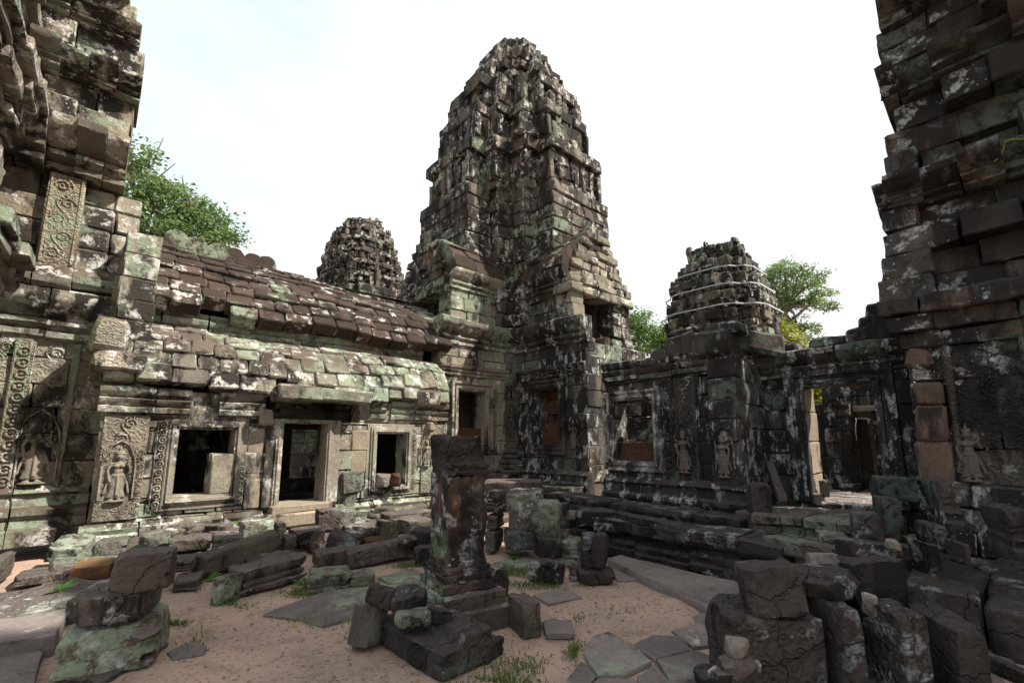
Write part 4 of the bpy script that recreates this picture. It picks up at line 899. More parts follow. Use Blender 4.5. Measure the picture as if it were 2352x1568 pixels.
SL = [([(1340, 1500), (1358, 1462), (1395, 1450), (1462, 1484), (1500, 1518), (1440, 1545), (1375, 1552)], .022), ([(1452, 1478), (1500, 1455), (1570, 1460), (1590, 1492), (1510, 1512)], .026),
      ([(1515, 1516), (1598, 1492), (1660, 1512), (1665, 1545), (1580, 1560), (1540, 1560)], .03), ([(1470, 1556), (1508, 1522), (1540, 1562), (1600, 1572), (1590, 1600), (1480, 1600)], .024),
      ([(1350, 1580), (1380, 1556), (1465, 1560), (1475, 1600), (1340, 1610)], .02), ([(1300, 1560), (1335, 1518), (1372, 1553), (1345, 1585)], .014),
      ([(1540, 1445), (1600, 1430), (1660, 1450), (1655, 1480), (1595, 1486)], .02), ([(1590, 1415), (1650, 1402), (1690, 1430), (1650, 1448), (1600, 1430)], .022),
      ([(605, 1408), (760, 1352), (940, 1338), (975, 1352), (800, 1395), (700, 1418)], .022), ([(870, 1325), (945, 1305), (985, 1318), (975, 1335), (890, 1338)], .022),
      ([(1225, 1365), (1300, 1350), (1340, 1372), (1260, 1388)], .016), ([(1395, 1295), (1430, 1290), (1500, 1318), (1470, 1330), (1415, 1330)], .02),
      ([(380, 1498), (430, 1475), (480, 1480), (470, 1500), (400, 1512)], .012), ([(1110, 1300), (1180, 1275), (1250, 1280), (1200, 1305)], .015), ([(690, 1420), (830, 1395), (850, 1405), (740, 1435)], .01)]
for p, z in SL: poly_slab(mb, p, z * .55 + .002)
for k in range(8):
    for q in range(7):
        x = 2.6 + k * .62 + U(-.05, .05); y = -1.6 + q * .46; 
        if x + y * .8 < 3.9 - .2 * (q % 2): continue
        mb.cbox(TFr((x, y, U(-.01, .03)), (1, U(-.08, .08), 0), (U(-.08, .08), 1, 0)), .01, .58, .01, .43, -.2, .0, .03, .02)
tag(mb.build('paving', M['pave'], None, 1, ((.4, .02), (.1, .012)), recalc=True), None, None, None, 'structure')

# leaf litter and grit on the soil
rnd0 = np.random.RandomState(8); lv, lf = [], []
def in_court(x, y): return .3 < x < 5.6 and 1.2 < y < 7.2
for _ in range(1500):
    x, y = rnd0.uniform(.3, 5.6), rnd0.uniform(1.2, 7.2)
    if noise.noise(Vector((x * 1.3, y * 1.3, 9))) < rnd0.uniform(-.5, .35): continue
    s_ = rnd0.uniform(.004, .011) if rnd0.rand() < .9 else rnd0.uniform(.012, .022); a = rnd0.uniform(0, 6.28); z = ground_z(x, y); n0 = len(lv); h_ = s_ * rnd0.uniform(.3, 1.0)
    for q in range(5): t = a + q * 1.2566; r_ = s_ * rnd0.uniform(.7, 1.3); lv.append((x + r_ * math.cos(t), y + r_ * math.sin(t), z))
    lv.append((x, y, z + h_ + .004)); lf += [[n0 + q, n0 + (q + 1) % 5, n0 + 5] for q in range(5)]
ml = bpy.data.meshes.new('grit'); ml.from_pydata(lv, [], lf); ml.materials.append(M['pave']); og = bpy.data.objects.new('gravel', ml); COL.objects.link(og); tag(og, 'small grey chips of stone strewn over the bare soil', 'gravel', None, 'stuff')
lv, lf = [], []
for _ in range(420):
    x, y = rnd0.uniform(.3, 6.0), rnd0.uniform(1.0, 8.0); z = ground_z(x, y) + .012 + (.0 if in_court(x, y) else .03); a = rnd0.uniform(0, 6.28); L_ = rnd0.uniform(.014, .034); d = Vector((math.cos(a), math.sin(a), rnd0.normal() * .25)); e = Vector((-d.y, d.x, rnd0.normal() * .4)) * .38; n0 = len(lv); c = Vector((x, y, z))
    lv += [tuple(c - d * L_), tuple(c + e * L_), tuple(c + d * L_), tuple(c - e * L_)]; lf.append([n0, n0 + 1, n0 + 2, n0 + 3])
ml = bpy.data.meshes.new('dead_leaves'); ml.from_pydata(lv, [], lf); ml.materials.append(plain('dead_leaf', (.26, .15, .07), .8, (.16, .10, .055), sc=9)); og = bpy.data.objects.new('fallen_leaves', ml); COL.objects.link(og); tag(og, 'dry brown leaves scattered on the ground', 'leaves', None, 'stuff')

# ================================================================== TERRACE on the right, kerb and steps (structures built of moulded blocks)
ter = thing('terrace', 'low dark terrace with moulded edge running along the foot of the hall', 'terrace', (5.8, 3.4, 0))
Tf = Fr((5.75, 0, 0), (-1, 0, 0)); t0, t1 = -4.35, -1.9
mb = MB(); mb.mould(Tf, t0, t1, [(.14, .04), (.14, .12), (.06, .14), (.08, .20), (.02, .24), (.02, .30), (.10, .34), (.15, .39), (.15, .50), (.12, .52)], seg=.62, j=.03, back=-.45, jv=.012)
mb.build('moulded_edge', M['blockdark'], ter, 1, ((.4, .06), (.12, .025)))
mb = MB()
for k in range(7):
    for q in range(3):
        mb.cbox(TFr((5.95 + q * .42, 1.7 + k * .55, .46 - .02 * q), (1, 0, 0), (0, 1, 0)), .01, .41, .01, .54, -.4, U(-.03, .03), .03, .015)
mb.cut('paving', M['pave'], ter)
for k in range(4):
    for q in range(6): mb.cbox(TFr((5.35 + k * .52, -1.6 + q * .5, .40 + U(-.03, .03)), (1, U(-.03, .03), 0), (U(-.03, .03), 1, 0)), .01, .51, .01, .49, -.45, 0, .03, .015)
mb.cut('paving', M['blockdark'], ter)
mb = MB(); T2 = Fr((6.55, 0, 0), (-1, 0, 0)); mb.mould(T2, -6.4, -2.7, [(.05, .3), (.05, .48), (.0, .50), (.04, .56), (.04, .62)], seg=.8, j=.03, back=-.6, jv=.01); mb.mould(Fr((6.15, 0, 0), (-1, 0, 0)), -5.9, -2.9, [(.04, .1), (.04, .40), (.0, .42)], seg=.6, j=.04, back=-.6, jv=.015)
mb.build('step', M['blockdark'], ter, 1, ((.4, .06), (.12, .025)))
mb = MB(); T3 = Fr((6.35, 0, 0), (-1, 0, 0)); mb.mould(T3, -2.45, -1.25, [(.10, .45), (.10, .54), (.03, .56), (.03, .62), (.10, .66), (.10, .74), (.05, .76)], seg=.32, j=.02, back=-.35, jv=.01)
for k in range(4):
    for q in range(3): mb.cbox(TFr((6.75 + q * .5, 1.2 + k * .42, .66), (1, 0, 0), (0, 1, 0)), .01, .49, .01, .41, -.3, U(-.02, .02), .03, .012)
mb.build('door_step', M['block'], ter, 1, ((.4, .05), (.12, .02)))
mb = MB(); poly_slab(mb, [(1392, 1282), (1420, 1272), (1705, 1338), (1698, 1358), (1640, 1381), (1500, 1330)], .09, .14); poly_slab(mb, [(1560, 1362), (1640, 1385), (1700, 1362), (1720, 1385), (1640, 1405)], .05, .1)
mb.build('kerb', M['pave'], ter, 1, ((.4, .03), (.1, .015)))

# ================================================================== LOOSE STONES
def stone_mesh(w, d, h, style, seed, cuts=14):
    rnd = random.Random(seed); bm = bmesh.new(); bmesh.ops.create_cube(bm, size=2.0)
    bmesh.ops.subdivide_edges(bm, edges=bm.edges[:], cuts=cuts, use_grid_fill=True)
    k = {'block': 26, 'slab': 20, 'rock': 6, 'mould': 24, 'step': 24, 'beam': 22, 'disc': 4}.get(style, 10)
    planes = []
    npl = {'block': 7, 'slab': 7, 'rock': 14, 'mould': 4, 'step': 4, 'beam': 6}.get(style, 4)
    for _ in range(npl):
        n = Vector((rnd.choice((-1, 1)) * rnd.uniform(.3, 1), rnd.choice((-1, 1)) * rnd.uniform(.3, 1), rnd.uniform(-.6, 1))).normalized()
        ext = abs(n.x) + abs(n.y) + abs(n.z); planes.append((n, ext * (rnd.uniform(.55, .80) if style == 'rock' else rnd.uniform(.80, .97))))
    off = Vector((rnd.uniform(0, 50), rnd.uniform(0, 50), rnd.uniform(0, 50))); mn = min(w, d, h); hw, hd, hh = w / 2, d / 2, h / 2
    sk = [rnd.uniform(-.035, .035) for _ in range(6)]
    chips = []
    for _ in range(0 if style in ('rock', 'disc') else 7):
        c = Vector([rnd.choice((-1, 1)), rnd.choice((-1, 1)), rnd.choice((-1, 1, 1))]); c[rnd.randrange(3)] = rnd.uniform(-1, 1); chips.append((c, rnd.uniform(.16, .45), rnd.uniform(.06, .17)))
    for v in bm.verts:
        p = v.co.copy(); s = (abs(p.x) ** k + abs(p.y) ** k + abs(p.z) ** k) ** (1 / k)
        p = p / s
        for n, t in planes:
            e = p.dot(n) - t
            if e > 0: p -= n * e
        for c, rr, dp in chips:
            e = (p - c).length
            if e < rr: p *= 1 - dp * min(1, 1.6 * (1 - e / rr))
        if style == 'mould':
            t = (p.z + 1) / 2; g = (1.0 if t < .22 else .84 if t < .34 else .93 if t < .46 else .82 if t < .56 else .92 if t < .70 else 1.0)
            side = max(abs(p.x), abs(p.y))
            if side > .7: p.x *= g; p.y *= g
        if style == 'step' and p.z > .25 and p.y < -.1: p.z = .25 + (p.z - .25) * .25
        if style == 'disc': p.x *= (1 - .1 * p.z * p.z)
        q = Vector((p.x * hw * (1 + sk[0] * p.z + sk[1] * p.y), p.y * hd * (1 + sk[2] * p.z + sk[3] * p.x), p.z * hh * (1 + sk[4] * p.x + sk[5] * p.y)))
        q += noise.noise_vector(q * 2.2 + off) * (.09 if style == 'rock' else .030) * mn + noise.noise_vector(q * 7 + off) * .034 * min(mn, .5) + noise.noise_vector(q * 19 + off) * .016 * min(mn, .6)
        v.co = q + Vector((0, 0, hh))
    me = bpy.data.meshes.new('stone'); bm.to_mesh(me); bm.free(); me.polygons.foreach_set('use_smooth', [True] * len(me.polygons)); me.set_sharp_from_angle(angle=math.radians(34)); return me
DEP = lambda P: (P - CAM).dot(FWD)
NST = [0]
def project(P):
    """numpy (n, 3) world points -> pixels of the 2352 x 1568 copy."""
    v = P - np.array(CAM); d = v @ np.array(FWD); return CX + F * (v @ np.array(RIGHT)) / d, CY - F * (v @ np.array(UP)) / d
def st(name, label, box, z=None, r=None, d=.4, yaw=0, tilt=0, roll=0, style='block', m='block', cat='stone block', group=None, h=None, sink=.012):
    """A loose stone from its outline (x0, y0, x1, y1) in the photograph, its base height z (or range r) and its depth d."""
    x0, y0, x1, y1 = box; xc = (x0 + x1) / 2
    P = onz(xc, y1, z) if r is None else onr(xc, y1, r)
    dep = DEP(P); w_ = (x1 - x0) * dep / F * .8; hh = h or max(.1, (y1 - y0) * dep / F * .7)
    NST[0] += 1; me = stone_mesh(w_, d, hh, style, NST[0] * 13 + 5); me.materials.append(M[m])
    n = len(me.vertices); V = np.empty(n * 3); me.vertices.foreach_get('co', V); V = V.reshape(-1, 3)
    dr = np.array([math.cos(AZ), math.sin(AZ)]); base = math.atan2(dr[1], dr[0]) - math.pi / 2 + math.radians(yaw)
    Rm = np.array(Matrix.Rotation(base, 3, 'Z') @ Matrix.Rotation(math.radians(roll), 3, 'Y') @ Matrix.Rotation(math.radians(tilt), 3, 'X'))
    loc = np.array(P) + np.array([dr[0], dr[1], 0]) * d * .5; S = np.array([1., 1., 1.])
    rt_ = np.array([dr[1], -dr[0], 0])
    for it in range(14):
        W = (V * S) @ Rm.T + loc; px, py = project(W); k = np.linalg.norm(loc - np.array(CAM)) / F
        ex = (px.min() + px.max()) / 2 - xc; ew = (x1 - x0) / (px.max() - px.min())
        S[0] = min(6, max(.25, S[0] * (1 + .7 * (ew - 1)))); loc = loc - rt_ * ex * k * .9
        eb = py.max() - y1
        if r is None: loc = loc + np.array([dr[0], dr[1], 0]) * eb * k * 1.6; loc[2] += (z - W[:, 2].min()) * .8
        else: loc[2] += eb * k
        if not h:
            eh = (py.max() - py.min()) - (y1 - y0); cur = (V[:, 2].max() - V[:, 2].min()) * S[2]
            S[2] = max(.05, cur - eh * k * .8) / (V[:, 2].max() - V[:, 2].min()); S[2] = max(S[2], .25)
    V = V * S; me.vertices.foreach_set('co', V.ravel()); me.update()
    o = bpy.data.objects.new(name, me); COL.objects.link(o)
    o.location = loc - np.array([0, 0, sink]); o.rotation_euler = Matrix(Rm.tolist()).to_euler()
    return tag(o, label, cat, group)
# ---- stacked blocks at the lower left
st('base_slab', 'dark flat ground slab under the stack of three blocks at lower left', (150, 1520, 388, 1572), z=-.02, d=.6, yaw=0, style='slab', m='block', h=.05, cat='slab')
st('mossy_block', 'broad mossy block with white lichen rosettes, lowest of the stack at lower left', (112, 1440, 392, 1562), z=.0, d=.6, yaw=24, m='mossface', style='block', h=.31)
st('wedge_stone', 'small dark wedge stone squeezed between the two lower blocks of the left stack', (298, 1436, 370, 1468), z=.30, d=.2, yaw=10, style='rock', m='block', cat='stone')
st('stone_slab', 'chipped dark slab in the middle of the stack at lower left', (150, 1330, 380, 1436), z=.35, d=.58, yaw=22, style='block', h=.19, m='block')
st('rough_block', 'rough grey block with pale lichen crowning the stack at lower left', (246, 1246, 408, 1366), z=.53, d=.36, yaw=26, h=.27, style='block', m='block', tilt=-3)
# ---- ledges on the far left
def flat(name, label, pts, z, h, m='pave'):
    mb = MB(); poly_slab(mb, pts, z, h); return tag(mb.build(name, M[m], None, 1, ((.4, .03), (.1, .015))), label, 'slab')
flat('paving_ledge', 'long flat paved ledge at the left edge, behind the three-block stack', [(-90, 1372), (60, 1352), (170, 1326), (262, 1338), (240, 1375), (160, 1388), (60, 1410), (-90, 1428)], .16, .22, 'block')
flat('paving_ledge', 'flat ledge at the left edge next to the middle slab of the stack', [(-110, 1432), (60, 1412), (150, 1394), (146, 1424), (128, 1452), (20, 1474), (-120, 1490)], .15, .3)
flat('paving_ledge', 'low flat ledge in the bottom left corner', [(-160, 1530), (-40, 1490), (60, 1480), (104, 1492), (84, 1568), (-60, 1640), (-160, 1640)], .05, .1)
st('cracked_slab', 'low cracked slab left of the orange stone', (25, 1294, 158, 1346), z=.04, d=.5, yaw=35, style='slab', m='block', cat='slab')
st('cracked_slab', 'flat slab at the left edge beside the low cracked slab', (-50, 1262, 38, 1352), z=.04, d=.8, yaw=35, style='slab', m='block', cat='slab')
st('orange_stone', 'rusty orange stone with a pale streak on top', (157, 1276, 276, 1331), z=.06, d=.35, yaw=22, style='block', m='orange', tilt=6)
st('tilted_slab', 'slab with green crust and two peg holes, tilted against the foot of the gallery', (100, 1222, 221, 1288), z=.12, d=.5, yaw=26, style='slab', m='blockgreen', tilt=14, roll=4)
st('grey_block', 'dull grey block just right of the tilted green slab', (214, 1228, 300, 1284), z=.10, d=.45, yaw=32, m='block')
st('wedge_block', 'pointed wedge block standing behind the crown of the left stack', (316, 1214, 400, 1262), z=.22, d=.4, yaw=36, style='rock', m='block')
st('kerb_block', 'long grey block under the left window, left of its pair', (384, 1222, 488, 1268), z=.14, d=.36, yaw=33, style='block', m='block', group='pair of kerb blocks')
st('kerb_block', 'long grey block under the left window, right of its pair', (486, 1220, 558, 1270), z=.13, d=.4, yaw=32, style='block', m='block', group='pair of kerb blocks')
st('green_block', 'squarish block with a bright green face beside the gallery doorstep', (548, 1184, 630, 1246), z=.15, d=.38, yaw=38, style='block', m='blockgreen')
st('grey_block', 'narrow grey block between green-faced block and doorstep', (624, 1192, 658, 1232), z=.20, d=.35, yaw=40, m='block')
st('moulded_step', 'moulded step stone beside the crown of the left stack, upper of two', (392, 1266, 458, 1312), z=.16, d=.4, style='mould', m='block', yaw=25)
st('moulded_step', 'moulded step stone beside the crown of the left stack, lower of two', (394, 1306, 470, 1356), z=.02, d=.4, style='mould', m='block', yaw=25)
st('pebble_stone', 'small pale stone under the pair of kerb blocks', (446, 1264, 490, 1284), z=.12, yaw=36, d=.15, style='rock', m='blockgreen', cat='stone')
# ---- tumbled stones in front of the gallery door
def beam(name, label, pa, pb, za, zb, wd, ht, m, style='beam', cat='stone beam', roll=0):
    """A long stone from its near-left to its far-right end."""
    P = onz(*pa, za); Q = onz(*pb, zb); d = Q - P; L = d.length; NST[0] += 1
    me = stone_mesh(L, wd, ht, style, NST[0] * 13 + 5, 10); me.materials.append(M[m]); o = bpy.data.objects.new(name, me); COL.objects.link(o)
    x = d.normalized(); y = Z.cross(x).normalized(); z = x.cross(y)
    o.matrix_world = Matrix.Translation((P + Q) / 2 + y * wd * .5) @ Matrix((x, y, z)).transposed().to_4x4() @ Matrix.Rotation(math.radians(roll), 4, 'X')
    return tag(o, label, cat)
beam('stone_beam', 'long sloping beam running up from the carved fragment to the doorstep', (474, 1330), (652, 1258), .0, .12, .26, .26, 'blockgreen')
beam('stone_beam', 'long moulded beam right behind the carved fragment, near edge undercut', (552, 1372), (708, 1326), .0, .03, .36, .26, 'block', 'mould')
st('carved_fragment', 'small upright fragment carved with a row of figures at the edge of the bare soil', (484, 1310, 558, 1388), z=.0, d=.26, yaw=-18, style='block', m='blockgreen', cat='carved stone')
st('grey_block', 'small square block below the sloping beam', (646, 1222, 682, 1258), z=.12, yaw=36, d=.3, m='block')
st('flat_block', 'flat block directly in front of the doorstep', (662, 1204, 748, 1250), z=.10, d=.4, yaw=42, style='slab', m='block')
st('cube_stone', 'cube stone leaning between the two long beams, larger of two', (592, 1260, 662, 1304), z=.10, d=.26, yaw=50, m='block', tilt=5)
st('cube_stone', 'dark stone between the two long beams, smaller of two', (560, 1274, 606, 1303), z=.08, d=.24, yaw=40, m='blockdark')
st('brown_block', 'squared brown block lying alone in front of the door', (717, 1252, 804, 1300), z=.05, d=.32, yaw=36, m='block')
st('tilted_block', 'dark pitted block tilted up behind the squared brown block', (747, 1212, 836, 1276), z=.05, d=.34, yaw=8, m='blockdark', roll=12)
st('laterite_lump', 'rusty pitted laterite lump next to the tilted pitted block', (828, 1228, 888, 1268), z=.06, yaw=36, d=.3, style='rock', m='laterite', cat='stone')
beam('stone_beam', 'grey bone-shaped beam with peg holes left of the standing pillar', (800, 1308), (958, 1272), .0, .05, .30, .22, 'block')
st('grey_stone', 'pointed grey stone resting on the far end of the bone-shaped beam', (908, 1224, 960, 1256), z=.20, yaw=36, d=.3, style='rock', m='block', cat='stone')
st('flat_block', 'flat dark block behind the tilted pitted block', (783, 1196, 872, 1238), z=.10, d=.4, style='slab', m='block', yaw=30)
st('flat_block', 'dark block beneath the second window, between two flat blocks', (864, 1190, 915, 1240), z=.10, d=.45, style='block', m='block', yaw=46)
st('door_block', 'chunky lichen-spotted block right of the doorstep', (722, 1160, 818, 1216), z=.16, d=.36, yaw=31, m='block')
st('flat_slab', 'large flat slab sticking out beneath the second window', (898, 1172, 1000, 1232), z=.12, d=.7, yaw=44, style='slab', m='block', cat='slab', h=.24)
st('moulded_slab', 'moulded slab at the edge of the soil, nearest the fern', (707, 1294, 806, 1362), z=.0, d=.42, yaw=22, style='mould', m='block')
st('grey_block', 'low block touching the right end of the moulded slab', (800, 1302, 862, 1346), z=.0, d=.3, yaw=24, m='block')
st('laterite_slab', 'flat rusty slab in front of the flat doorstep block', (698, 1236, 752, 1266), z=.04, yaw=36, d=.4, style='slab', m='laterite', cat='slab', h=.12)
st('dark_block', 'dark block half hidden by the left side of the standing pillar, upper one', (942, 1205, 1000, 1262), z=.12, d=.4, m='blockdark')
st('dark_block', 'dark block half hidden by the left side of the standing pillar, lower one', (948, 1245, 1002, 1296), z=.0, d=.35, m='blockdark')
st('wall_block', 'squat block under the left corner of the second window', (838, 1130, 882, 1172), z=.22, yaw=36, d=.3, m='block')
st('plinth_slab', 'flat plinth slab along the gallery foot under the second window', (872, 1158, 1000, 1196), z=.20, yaw=36, d=.5, style='slab', m='block', cat='slab', h=.13)
for i, (b, lab) in enumerate((((398, 1190, 470, 1228), 'plinth slab below the left window, left of two'), ((468, 1186, 548, 1226), 'plinth slab below the left window, right of two'), ((262, 1196, 330, 1236), 'plinth slab below the left carved dancer of the gallery'))):
    st('plinth_slab', lab, b, z=.20, d=.4, style='slab', m='block', cat='slab', h=.14)
u, v = 4.44, .72
for b, lab, m_ in (((856, 1085, 898, 1118), 'grey round stone on the sill of the second gallery window', 'palestone'), ((892, 1084, 920, 1116), 'rusty laterite lump on the sill of the second gallery window', 'laterite')):
    o = st('sill_stone', lab, b, r=onz(880, 1117, .72).xy.length, d=.2, style='rock', m=m_, cat='stone')
# laterite bricks in the hall window
P = H.px(1430, 1060, -.1)
for i, (b, lab) in enumerate((((1424, 1036, 1504, 1060), 'rusty laterite brick on the sill of the hall window, lower one'), ((1428, 1014, 1484, 1038), 'rusty laterite brick on the sill of the hall window, upper left one'), ((1482, 1013, 1506, 1037), 'rusty laterite brick on the sill of the hall window, upper right one'))):
    u0, v0 = H.px(b[0], b[3], -.12); u1, v1 = H.px(b[2], b[1], -.12); mb = MB(); mb.cbox(H, u0, u1, v0, v1, -.36, -.10, .025, .012)
    tag(mb.build('laterite_brick', M['laterite'], None, 2, ((.2, .03), (.06, .02))), lab, 'brick', 'bricks in the hall window')

# ---- heap at the inner corner, right of the pillar
st('ledge_slab', 'flat ledge with a pale chip at the foot of the corner pier', (1112, 1092, 1245, 1132), r=8.6, d=.6, style='slab', m='block', cat='slab', h=.22)
st('moulded_block', 'green moulded block just right of the pillar top half, upper of three stacked', (1113, 1120, 1163, 1176), r=7.2, d=.45, yaw=-14, style='mould', m='blockgreen', group='moulded blocks stacked behind the pillar')
st('moulded_block', 'flat moulded block just right of the pillar, middle of three stacked', (1116, 1172, 1158, 1214), r=7.15, d=.45, yaw=-14, style='mould', m='block', group='moulded blocks stacked behind the pillar')
st('moulded_block', 'plain block just right of the pillar, lowest of three stacked', (1114, 1209, 1156, 1266), r=7.05, d=.5, yaw=-14, style='block', m='block', group='moulded blocks stacked behind the pillar')
st('lichen_block', 'lichen-blotched block on top of the heap right of the pillar', (1162, 1117, 1250, 1175), r=7.0, d=.5, yaw=-12, style='block', m='blockgreen', tilt=5)
st('lichen_block', 'lichen-blotched block in the middle of the heap right of the pillar', (1168, 1160, 1240, 1216), r=6.9, d=.5, yaw=-8, style='block', m='block')
st('hollow_block', 'dark block at the bottom left of the heap right of the pillar', (1158, 1206, 1236, 1264), r=6.75, d=.5, yaw=6, style='block', m='blockdark')
st('round_boulder', 'round lichen-spotted boulder leaning on the heap right of the pillar', (1218, 1142, 1292, 1234), r=6.5, yaw=-28, d=.42, style='rock', m='block', cat='boulder')
st('dark_block', 'dark upright block under the round lichen-spotted boulder', (1226, 1222, 1292, 1282), r=6.3, d=.4, style='block', m='blockdark', yaw=10)
st('brown_block', 'brown-topped block right of the round lichen-spotted boulder', (1262, 1216, 1308, 1260), r=6.55, d=.35, style='block', m='block', yaw=-20)
st('moulded_block', 'moulded block with green side between heap and leaning disc', (1284, 1226, 1347, 1300), z=.0, d=.40, yaw=-25, style='mould', m='blockgreen')
st('round_boulder', 'dark rounded base stone under the leaning disc', (1322, 1290, 1413, 1342), z=.0, d=.36, style='rock', m='blockdark', cat='boulder', yaw=4)
st('cube_stone', 'lower dark cube behind the leaning disc', (1332, 1255, 1372, 1304), r=5.75, d=.25, m='blockdark')
st('cube_stone', 'upper dark cube behind the leaning disc', (1334, 1218, 1374, 1262), r=5.78, d=.25, m='blockdark', tilt=8)
st('disc_stone', 'dark disc-shaped stone leaning upright on the rounded base', (1358, 1218, 1398, 1304), r=5.66, d=.14, style='disc', m='blockdark', yaw=-28, roll=5)
st('stump_stone', 'low splintered stump of stone on the grass right of the pillar', (1212, 1282, 1298, 1337), z=.0, d=.30, style='rock', m='block', cat='stone')
st('small_stone', 'small dark stone lying on the splintered stump', (1240, 1278, 1276, 1300), r=5.55, d=.16, style='rock', m='blockdark', cat='stone')
st('brick_stone', 'small brown brick beside the rounded base stone, upper of two', (1307, 1294, 1330, 1318), z=.06, d=.15, m='laterite', cat='brick')
st('brick_stone', 'small grey brick beside the rounded base stone, lower of two', (1306, 1314, 1328, 1334), z=.0, d=.16, m='pave', cat='brick')
st('terrace_block', 'squared dark block lying on the steps below the bay window', (1321, 1162, 1416, 1210), z=.40, d=.45, yaw=-18, m='blockdark')
st('terrace_block', 'flat dark block at the left end of the terrace edge', (1362, 1190, 1446, 1226), z=.34, d=.42, yaw=-14, style='slab', m='blockdark')
st('terrace_block', 'dark block behind the round boulder, upper of two', (1268, 1150, 1308, 1186), z=.48, yaw=-28, d=.4, m='blockdark')
st('terrace_block', 'dark block behind the round boulder, lower of two', (1282, 1182, 1330, 1212), z=.34, yaw=-28, d=.4, m='blockdark')
st('terrace_block', 'low dark step block left of the terrace edge', (1290, 1202, 1368, 1234), z=.24, yaw=-28, d=.45, m='blockdark', style='slab')
st('small_stone', 'small pale brown stone wedged on the steps near a seedling', (1303, 1170, 1322, 1190), z=.50, yaw=-28, d=.1, style='rock', m='palestone', cat='stone')
beam('stone_beam', 'thin curved beam lying on top of the terrace', (1400, 1190), (1548, 1224), .52, .50, .2, .10, 'blockdark')
st('lichen_cube', 'dark cube with a white lichen splash at the right corner of the hall', (1712, 1104, 1775, 1182), r=6.85, d=.35, m='blockdark', yaw=-12)
beam('leaning_post', 'slender grey post leaning against the wall left of the open doorway', (1808, 1160), (1772, 1064), .70, 1.28, .12, .10, 'block', cat='post')
st('door_stone', 'dark stone standing just inside the open doorway, taller of two', (1868, 1098, 1906, 1140), r=8.9, yaw=-18, d=.2, m='block')
st('door_stone', 'pale stone lying in the open doorway, lower of two', (1862, 1130, 1888, 1158), r=8.4, yaw=-18, d=.2, m='palestone')

# ---- standing pillar with its heap
PX = (2.67, 3.745); ang = math.radians(-10.3)
pillar = thing('stone_pillar', 'broken square pillar standing alone on a moulded base in the courtyard', 'pillar', (PX[0], PX[1], .0))
ca, sa = math.cos(ang), math.sin(ang); PU = Vector((ca, sa, 0)); PV = Vector((-sa, ca, 0))
def ring_loft(mb, levels, n=5):
    """levels: (half width, z, dx, dy); square section, several points a side."""
    rows = []
    for hw, z, dx, dy in levels:
        n0 = len(mb.v); rows.append(n0)
        for k in range(4):
            for t in range(n):
                a = -1 + 2 * t / n; x, y = ((a, -1), (1, a), (-a, 1), (-1, -a))[k]
                mb.v.append(Vector((PX[0], PX[1], z)) + PU * (x * hw + dx) + PV * (y * hw + dy))
    m = 4 * n
    for a, b in zip(rows, rows[1:]):
        for i in range(m): mb.f.append([a + i, a + (i + 1) % m, b + (i + 1) % m, b + i])
    mb.f.append([rows[0] + i for i in range(m)][::-1]); mb.f.append([rows[-1] + i for i in range(m)])
mb = MB(); ring_loft(mb, [(.20, .50, 0, 0)] + [(.196, z, 0, 0) for z in (.62, .75, .9, 1.05, 1.2)] + [(.19, 1.32, .0, 0)], 7)
o = mb.build('shaft', M['pillar'] if 'pillar' in M else stone('pillar_stone', (.10, .060, .046), (.075, .058, .050), dark=.50, white=.30, green=.26, red=.5, bump=.55, wcol=(.42, .42, .42), gcol=(.11, .15, .10)), pillar, 3, ((.5, .10), (.2, .07), (.07, .03)))
PM = o.data.materials[0]
mb = MB(); ring_loft(mb, [(.19, 1.31, 0, 0), (.20, 1.33, .01, -.005), (.20, 1.36, .01, -.005), (.186, 1.375, 0, 0), (.202, 1.40, .008, -.005), (.202, 1.43, .008, -.005), (.186, 1.45, -.005, 0), (.184, 1.52, -.012, 0), (.186, 1.60, -.028, 0), (.188, 1.66, -.038, 0), (.176, 1.69, -.04, 0)], 7); mb.build('capital', M['blockdark'], pillar, 3, ((.4, .09), (.14, .06), (.06, .02)))
mb = MB(); ring_loft(mb, [(.25, .30, .01, -.01), (.268, .33, .01, -.01), (.268, .39, .01, -.01), (.24, .405, .01, 0), (.25, .42, .01, 0), (.25, .455, .01, 0), (.222, .47, 0, 0), (.23, .48, 0, 0), (.23, .51, 0, 0), (.205, .525, 0, 0), (.20, .56, 0, 0), (.19, .57, 0, 0)], 7); mb.build('base_moulding', PM, pillar, 3, ((.4, .06), (.14, .05), (.05, .02)))
mb = MB(); ring_loft(mb, [(.34, -.04, .05, -.03), (.34, .17, .05, -.03), (.305, .19, .04, -.03), (.305, .30, .04, -.03), (.285, .32, .03, -.02)], 7); mb.build('pedestal', M['blockgreen'], pillar, 2, ((.5, .06), (.14, .03)))
beam('moulded_block', 'largest moulded block lying on the soil in front of the pillar', (858, 1470), (1012, 1570), .0, .0, .50, .25, 'blockdark', 'step', 'stone block')
st('leaning_slab', 'slab with a peg hole leaning at the left side of the pillar heap', (798, 1380, 892, 1484), z=.0, d=.22, yaw=-20, style='slab', m='block', tilt=-14, cat='slab')
st('tilted_cube', 'dark cube tipped on the leaning slab left of the pillar', (838, 1332, 908, 1398), z=.30, d=.2, yaw=15, roll=20, m='blockdark')
st('dark_slab', 'dark slab lying against the left foot of the pillar', (900, 1338, 975, 1370), r=5.0, d=.3, m='blockdark', cat='slab')
st('dark_rock', 'large angular rock on the pillar heap, top middle', (898, 1344, 982, 1408), z=.30, d=.22, style='rock', m='blockdark', cat='rock')
st('dark_rock', 'dark angular rock directly touching the left face of the pillar base', (945, 1342, 1005, 1392), r=4.85, d=.25, style='rock', m='blockdark', cat='rock')
